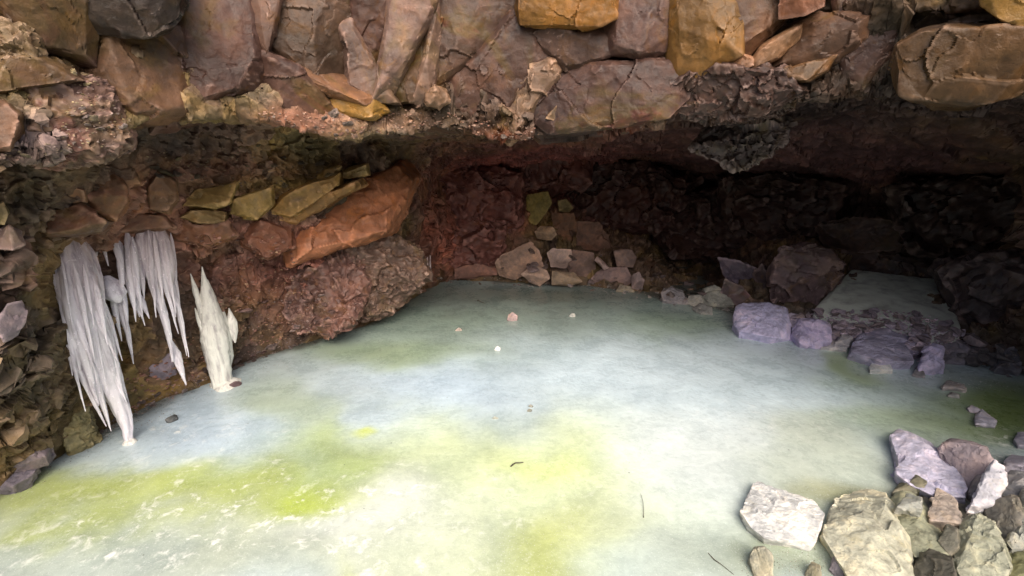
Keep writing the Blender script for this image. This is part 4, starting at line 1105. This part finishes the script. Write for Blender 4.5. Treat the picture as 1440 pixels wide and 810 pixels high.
scatter(18, [(90, 90), (130, 100), (160, 150), (200, 165), (150, 205), (20, 225), (0, 215), (60, 200), (110, 130)], (0.02, 0.05), [(0.27, 0.22, 0.12), (0.25, 0.20, 0.18), (0.20, 0.16, 0.10)],
        'small buff stone wedged at the left end of the roof lip', 'stone', 'stones wedged in the roof lip', bury=0.3, bits=150)

scatter(26, [(365, 148), (440, 160), (560, 150), (640, 160), (760, 178), (930, 160), (1080, 130), (1080, 160), (930, 178), (760, 198), (640, 192), (560, 195), (480, 198), (430, 182), (365, 165)], (0.03, 0.08), [(0.24, 0.15, 0.11), (0.20, 0.13, 0.10), (0.17, 0.085, 0.06), (0.13, 0.10, 0.085)],
        'small pinkish stone set in the ragged lip of the roof', 'stone', 'stones set along the roof lip', bury=0.3, bits=420, skip=('rock_block',))

for key, n, poly, sz, cols in (('grit left', 420, [(0, 690), (130, 610), (300, 534), (420, 488), (560, 438), (600, 404), (640, 398), (640, 412), (580, 448), (440, 500), (320, 550), (150, 625), (20, 706)], (0.012, 0.05), [(0.09, 0.07, 0.06), (0.14, 0.11, 0.10), (0.06, 0.05, 0.045)]),
                               ('grit back', 260, [(640, 396), (760, 400), (900, 412), (1030, 438), (1030, 452), (900, 426), (760, 412), (640, 408)], (0.015, 0.06), [(0.14, 0.12, 0.11), (0.08, 0.07, 0.065), (0.22, 0.20, 0.19)]),
                               ('grit right', 320, [(1030, 462), (1150, 492), (1290, 528), (1440, 534), (1440, 552), (1290, 542), (1150, 504), (1030, 474)], (0.012, 0.05), [(0.22, 0.20, 0.25), (0.12, 0.105, 0.12), (0.30, 0.28, 0.33)]),
                               ('grit heap', 300, [(1040, 780), (1150, 770), (1250, 690), (1240, 630), (1330, 610), (1440, 640), (1440, 810), (1040, 810)], (0.008, 0.032), [(0.12, 0.115, 0.09), (0.20, 0.19, 0.15), (0.07, 0.065, 0.055)])):
    scatter(0, poly, sz, cols, '', 'stone', key, zmax=0.06, bits=n, skip=('boulder', 'icicle', 'ice_foot'))

# ------------------------------------------------------------------ hanging ice
def tube(top, bot, prof, seed, flat=0.8, flute=0.36, rings=None, bend=0.03):
    """tapered icicle between two world points; prof = [(s, radius)]"""
    top, bot = np.array(top), np.array(bot)
    L = np.linalg.norm(bot - top)
    nz = rings or max(20, int(L / 0.009))
    na = 26
    s = np.linspace(0, 1, nz)
    rad = np.interp(s, [q[0] for q in prof], [q[1] for q in prof])
    ax = top + (bot - top) * s[:, None]
    k = np.stack([s * L * 3, np.full(nz, seed * 1.7), np.zeros(nz)], 1)
    w = np.stack([fbm(k, 3, seed), fbm(k + 9, 3, seed + 1), np.zeros(nz)], 1)
    ax = ax + w * bend * L * 0.5 * (np.sin(s * PI * 0.5)[:, None]) * np.array([1, 1, 0])
    view = (top + bot) / 2
    side = np.array([view[1], -view[0], 0]) / math.hypot(view[0], view[1])
    out = np.array([view[0], view[1], 0]) / math.hypot(view[0], view[1])
    a = np.linspace(0, 2 * PI, na, endpoint=False)
    A, S = np.meshgrid(a, s)
    q = np.stack([np.cos(A).ravel() * 2.6, np.sin(A).ravel() * 2.6, S.ravel() * L * 2.2], 1) + seed * 2.3
    fl = 1 + flute * fbm(q, 3, seed + 3) + 0.10 * vnoise(q * np.array([2, 2, 14]), seed + 8)
    R = (rad[:, None] * fl.reshape(nz, na))
    v = ax[:, None, :] + side * (R * np.cos(A))[..., None] + out * (R * flat * np.sin(A))[..., None]
    idx = np.arange(nz * na).reshape(nz, na)
    nx = np.roll(idx, -1, 1)
    f = np.stack([idx[:-1], nx[:-1], nx[1:], idx[1:]], -1).reshape(-1, 4)
    return v.reshape(-1, 3), f, np.repeat(s, na)


def ice_group(label, base_px, streams, mat='icicle_ice', group='icicle curtains on the left wall', name='icicle_curtain', cat='icicles', seed=0):
    b = P3(*base_px)
    e = bpy.data.objects.new(name, None)
    COL.objects.link(e)
    e.location = b
    e.empty_display_size = 0.1
    tag(e, label, cat, group)
    for k, st in enumerate(streams):
        x0, y0, x1, y1, r, prof = st[:6]
        r1 = st[6] if len(st) > 6 else r
        t0, t1 = P3(x0, y0 - 7, r + 0.07), P3(x1, y1, r1)
        pr = [(s, w / 2 / F * r * (0.82 if mat == 'column_ice' else 0.7)) for s, w in prof]
        v, f, s_ = tube(t0, t1, pr, seed + k * 3 + 1, flute=0.10 if mat == 'column_ice' else 0.26)
        old = np.clip(1 - (y0 + (y1 - y0) * s_ - base_px[1]) / 110, 0, 1) * (0.4 if mat == 'column_ice' else 1)
        link('icicle', mesh_np('icicle', v - b, f, mat, attrs={'old': ('FLOAT', old)}), e)
    return e


T = lambda w: [(0, w * 0.12), (0.12, w * 0.7), (0.35, w * 0.85), (0.75, w * 0.42), (1, 1.0)]
IR = random.Random(31)
A = [(97, 330, 122, 470, 3.56, [(0, 14), (0.08, 30), (0.3, 42), (0.6, 46), (0.85, 34), (1, 12)]),
     (112, 400, 181, 623, 3.55, [(0, 16), (0.2, 34), (0.5, 34), (0.8, 22), (0.93, 13), (1, 10)], 3.57),
     (88, 342, 112, 520, 3.51, [(0, 8), (0.15, 20), (0.5, 24), (0.8, 14), (1, 3)]), (120, 395, 176, 566, 3.56, T(20)), (124, 350, 150, 462, 3.58, T(18)), (76, 356, 96, 496, 3.53, T(13)),
     (108, 470, 158, 606, 3.5, T(16)), (136, 440, 184, 586, 3.58, T(12)), (98, 440, 140, 570, 3.48, T(18)), (112, 338, 134, 430, 3.56, T(20)), (84, 338, 92, 430, 3.54, T(18)),
     (143, 424, 172, 508, 3.6, T(8)), (90, 470, 102, 528, 3.5, T(6)), (150, 490, 184, 578, 3.6, T(7)), (100, 500, 150, 600, 3.47, T(10)), (104, 328, 112, 380, 3.58, T(18))]
for k in range(16):
    x = IR.uniform(84, 136)
    y = IR.uniform(350, 480)
    A.append((x, y, x + IR.uniform(16, 34), y + IR.uniform(60, 130), IR.uniform(3.44, 3.52), T(IR.uniform(4, 9))))
ice_group('largest icicle curtain whose long tip touches the ice', (120, 340, 3.6), A, seed=400)
B = []
for (x0, y0, x1, y1, w) in ((147, 312, 160, 350, 12), (152, 314, 176, 400, 9), (160, 318, 184, 420, 12), (168, 322, 188, 440, 14), (178, 330, 194, 452, 14), (186, 340, 200, 448, 12), (162, 402, 188, 512, 11), (156, 410, 170, 480, 9), (172, 410, 180, 470, 9),
                            (136, 340, 132, 380, 8), (140, 334, 152, 374, 7), (182, 400, 196, 446, 8), (166, 350, 176, 430, 10), (190, 420, 204, 458, 6)):
    B.append((x0, y0, x1, y1, 3.78 + IR.uniform(-0.05, 0.05), T(w)))
B.append((150, 395, 166, 425, 3.74, [(0, 8), (0.3, 28), (0.7, 32), (1, 10)]))
ice_group('thin ragged icicles behind the two broad curtains', (165, 312, 3.85), B, seed=500)
Cc = [(204, 326, 218, 410, 3.83, [(0, 12), (0.12, 24), (0.5, 26), (1, 4)]), (226, 328, 238, 420, 3.85, [(0, 10), (0.15, 22), (0.5, 24), (1, 3)]),
      (198, 334, 246, 508, 3.80, [(0, 8), (0.3, 15), (0.7, 10), (1, 4)]), (240, 486, 262, 541, 3.80, [(0, 4), (0.3, 13), (0.6, 9), (1, 1.5)]), (212, 350, 238, 482, 3.83, T(13)), (218, 345, 250, 470, 3.80, T(10)),
      (228, 340, 264, 502, 3.85, T(12)), (236, 336, 258, 476, 3.88, T(9)), (240, 334, 250, 440, 3.9, T(9)), (193, 334, 204, 420, 3.80, T(14)), (196, 420, 210, 448, 3.78, T(9)), (224, 410, 239, 484, 3.8, T(7)), (246, 430, 263, 500, 3.86, T(5)),
      (208, 330, 222, 446, 3.77, T(8)), (216, 334, 230, 440, 3.77, T(7)), (230, 336, 246, 446, 3.8, T(8)), (214, 318, 222, 345, 3.86, T(14))]
ice_group('fan of narrow icicles ending in one long dagger', (218, 326, 3.9), Cc, seed=600)
D = [(284, 382, 312, 542, 4.02, [(0, 1), (0.1, 7), (0.22, 16), (0.38, 27), (0.6, 37), (0.85, 28), (1, 22)], 4.04), (292, 400, 318, 540, 4.04, [(0, 1), (0.15, 12), (0.35, 24), (0.6, 30), (0.85, 22), (1, 18)], 4.05),
     (304, 424, 322, 522, 4.08, [(0, 1), (0.2, 14), (0.5, 24), (0.8, 18), (1, 3)]), (268, 392, 284, 440, 4.05, [(0, 1), (0.4, 7), (1, 8)]), (274, 440, 290, 470, 4.03, [(0, 1), (0.5, 8), (1, 10)]), (281, 430, 306, 546, 4.00, [(0, 1), (0.3, 16), (0.6, 20), (1, 14)], 4.02),
     (322, 440, 330, 482, 4.09, [(0, 1), (0.4, 14), (0.7, 12), (1, 2)])]
ice_group('pale frozen column widening as it reaches the ice', (300, 384, 4.1), D, mat='column_ice', name='ice_column', cat='ice column', seed=700)


def ice_foot(parent, px, py, rx, hz, seed):
    g = G(px, py)
    rs = random.Random(seed)
    pts = []
    for k in range(14):
        an = k / 14 * 2 * PI
        q = rs.uniform(0.75, 1.2)
        pts.append(g + np.array([math.cos(an) * rx * q, math.sin(an) * rx * q, -0.01]))
        pts.append(g + np.array([math.cos(an) * rx * 0.45 * q, math.sin(an) * rx * 0.45 * q, hz * rs.uniform(0.6, 1)]))
    v, f = refine_hull(pts, 0.012, seed, fac=0.02, rough=0.02, smooth=8)
    link('ice_foot', mesh_np('ice_foot', v - np.array(parent.location), f, 'column_ice', attrs={'old': ('FLOAT', np.zeros(len(v)))}), parent)


for e in list(COL.objects):
    if e.name == 'ice_column':
        ice_foot(e, 316, 541, 0.14, 0.05, 71)
    if e.name == 'icicle_curtain':
        ice_foot(e, 182, 622, 0.045, 0.03, 72)
Dd = [(601, 368, 602, 392, 5.5, [(0, 2), (0.5, 3), (1, 1)]), (605, 366, 606, 394, 5.5, [(0, 2), (0.5, 3), (1, 1)])]
ice_group('tiny pair of icicles in the far left corner of the ice', (603, 364, 5.55), Dd, seed=800)

# ------------------------------------------------------------------ twigs on the ice
def twig(label, px, rad):
    b = G(*px[0][:2])
    P_ = [G(x, y, rad * 0.9) for x, y in px]
    n = 8 * (len(px) - 1) + 1
    t = np.linspace(0, len(px) - 1, n)
    ax = np.stack([np.interp(t, range(len(px)), [p[k] for p in P_]) for k in range(3)], 1)
    ax = blur_rows(ax, 6)
    ax[1:-1, 2] += 0.006 * np.sin(np.linspace(0, PI, n))[1:-1]
    tg = np.gradient(ax, axis=0)
    tg /= np.linalg.norm(tg, axis=1, keepdims=True)
    sd = np.cross(tg, [0, 0, 1.0])
    sd /= np.linalg.norm(sd, axis=1, keepdims=True)
    up = np.cross(sd, tg)
    a = np.linspace(0, 2 * PI, 9)[:-1]
    R = rad * (1 - 0.5 * np.linspace(0, 1, n)) * (1 + 0.25 * vnoise(ax * 60, 3))
    v = ax[:, None] + R[:, None, None] * (np.cos(a)[None, :, None] * sd[:, None] + np.sin(a)[None, :, None] * up[:, None])
    idx = np.arange(n * 8).reshape(n, 8)
    nx = np.roll(idx, -1, 1)
    f = np.stack([idx[:-1], nx[:-1], nx[1:], idx[1:]], -1).reshape(-1, 4)
    tag(link('twig', mesh_np('twig', v.reshape(-1, 3) - b, f, 'twig'), None, b), label, 'twig', 'twigs on the ice')


twig('short thick dark twig on yellow ice in the middle', [(718, 656), (724, 652), (730, 652), (736, 650)], 0.0045)
twig('thin upright curved twig right of the middle of the ice', [(905, 728), (905, 718), (904, 706), (901, 694)], 0.0016)
twig('thin bent twig near the foreground slab', [(996, 778), (1004, 788), (1014, 795), (1022, 801), (1032, 808)], 0.0022)
twig('short dark twig far back on the ice', [(671, 422), (675, 424), (680, 426)], 0.007)
twig('dark stick poking out beside the cream boulder', [(1176, 720), (1184, 724), (1190, 729)], 0.005)


# ------------------------------------------------------------------ camera, light, sky
cam = bpy.data.cameras.new('camera')
cam.sensor_width = 36
cam.lens = 36 * F / 1440
cam.clip_start = 0.02
cam.clip_end = 3000
co = bpy.data.objects.new('camera', cam)
COL.objects.link(co)
co.location = (0, 0, H)
co.rotation_euler = (PI / 2 - PITCH, 0, 0)
SC.camera = co

SUN_EL, SUN_AZ = 45.0, 170.0            # degrees; azimuth clockwise from +Y (the way we look): behind us, a little to the right
sun = bpy.data.lights.new('sun', 'SUN')
sun.energy = 1.5
sun.angle = math.radians(65)
sun.color = (1.0, 0.95, 0.86)
so = bpy.data.objects.new('sun', sun)
COL.objects.link(so)
d = Vector((math.sin(math.radians(SUN_AZ)) * math.cos(math.radians(SUN_EL)), math.cos(math.radians(SUN_AZ)) * math.cos(math.radians(SUN_EL)), math.sin(math.radians(SUN_EL))))
so.rotation_euler = d.to_track_quat('Z', 'Y').to_euler()
so.location = d * 30
w = bpy.data.worlds.new('World')
SC.world = w
w.use_nodes = True
nt = w.node_tree
nt.nodes.clear()
sky = nt.nodes.new('ShaderNodeTexSky')
sky.sky_type = 'NISHITA'
sky.sun_disc = False
sky.sun_elevation = math.radians(SUN_EL)
sky.sun_rotation = math.radians(SUN_AZ)
sky.air_density = 0.8
sky.dust_density = 6.0
sky.ozone_density = 0.4
bg = nt.nodes.new('ShaderNodeBackground')
bg.inputs[1].default_value = 0.15
ow = nt.nodes.new('ShaderNodeOutputWorld')
nt.links.new(sky.outputs[0], bg.inputs[0])
nt.links.new(bg.outputs[0], ow.inputs[0])

vs = SC.view_settings
vs.view_transform = 'Standard'
vs.look = 'None'
vs.gamma = 1
vs.use_curve_mapping = False
vs.exposure = 0.7
SC.cycles.max_bounces = 8
SC.cycles.diffuse_bounces = 5
SC.cycles.glossy_bounces = 3
SC.cycles.transmission_bounces = 6
SC.cycles.use_denoising = True
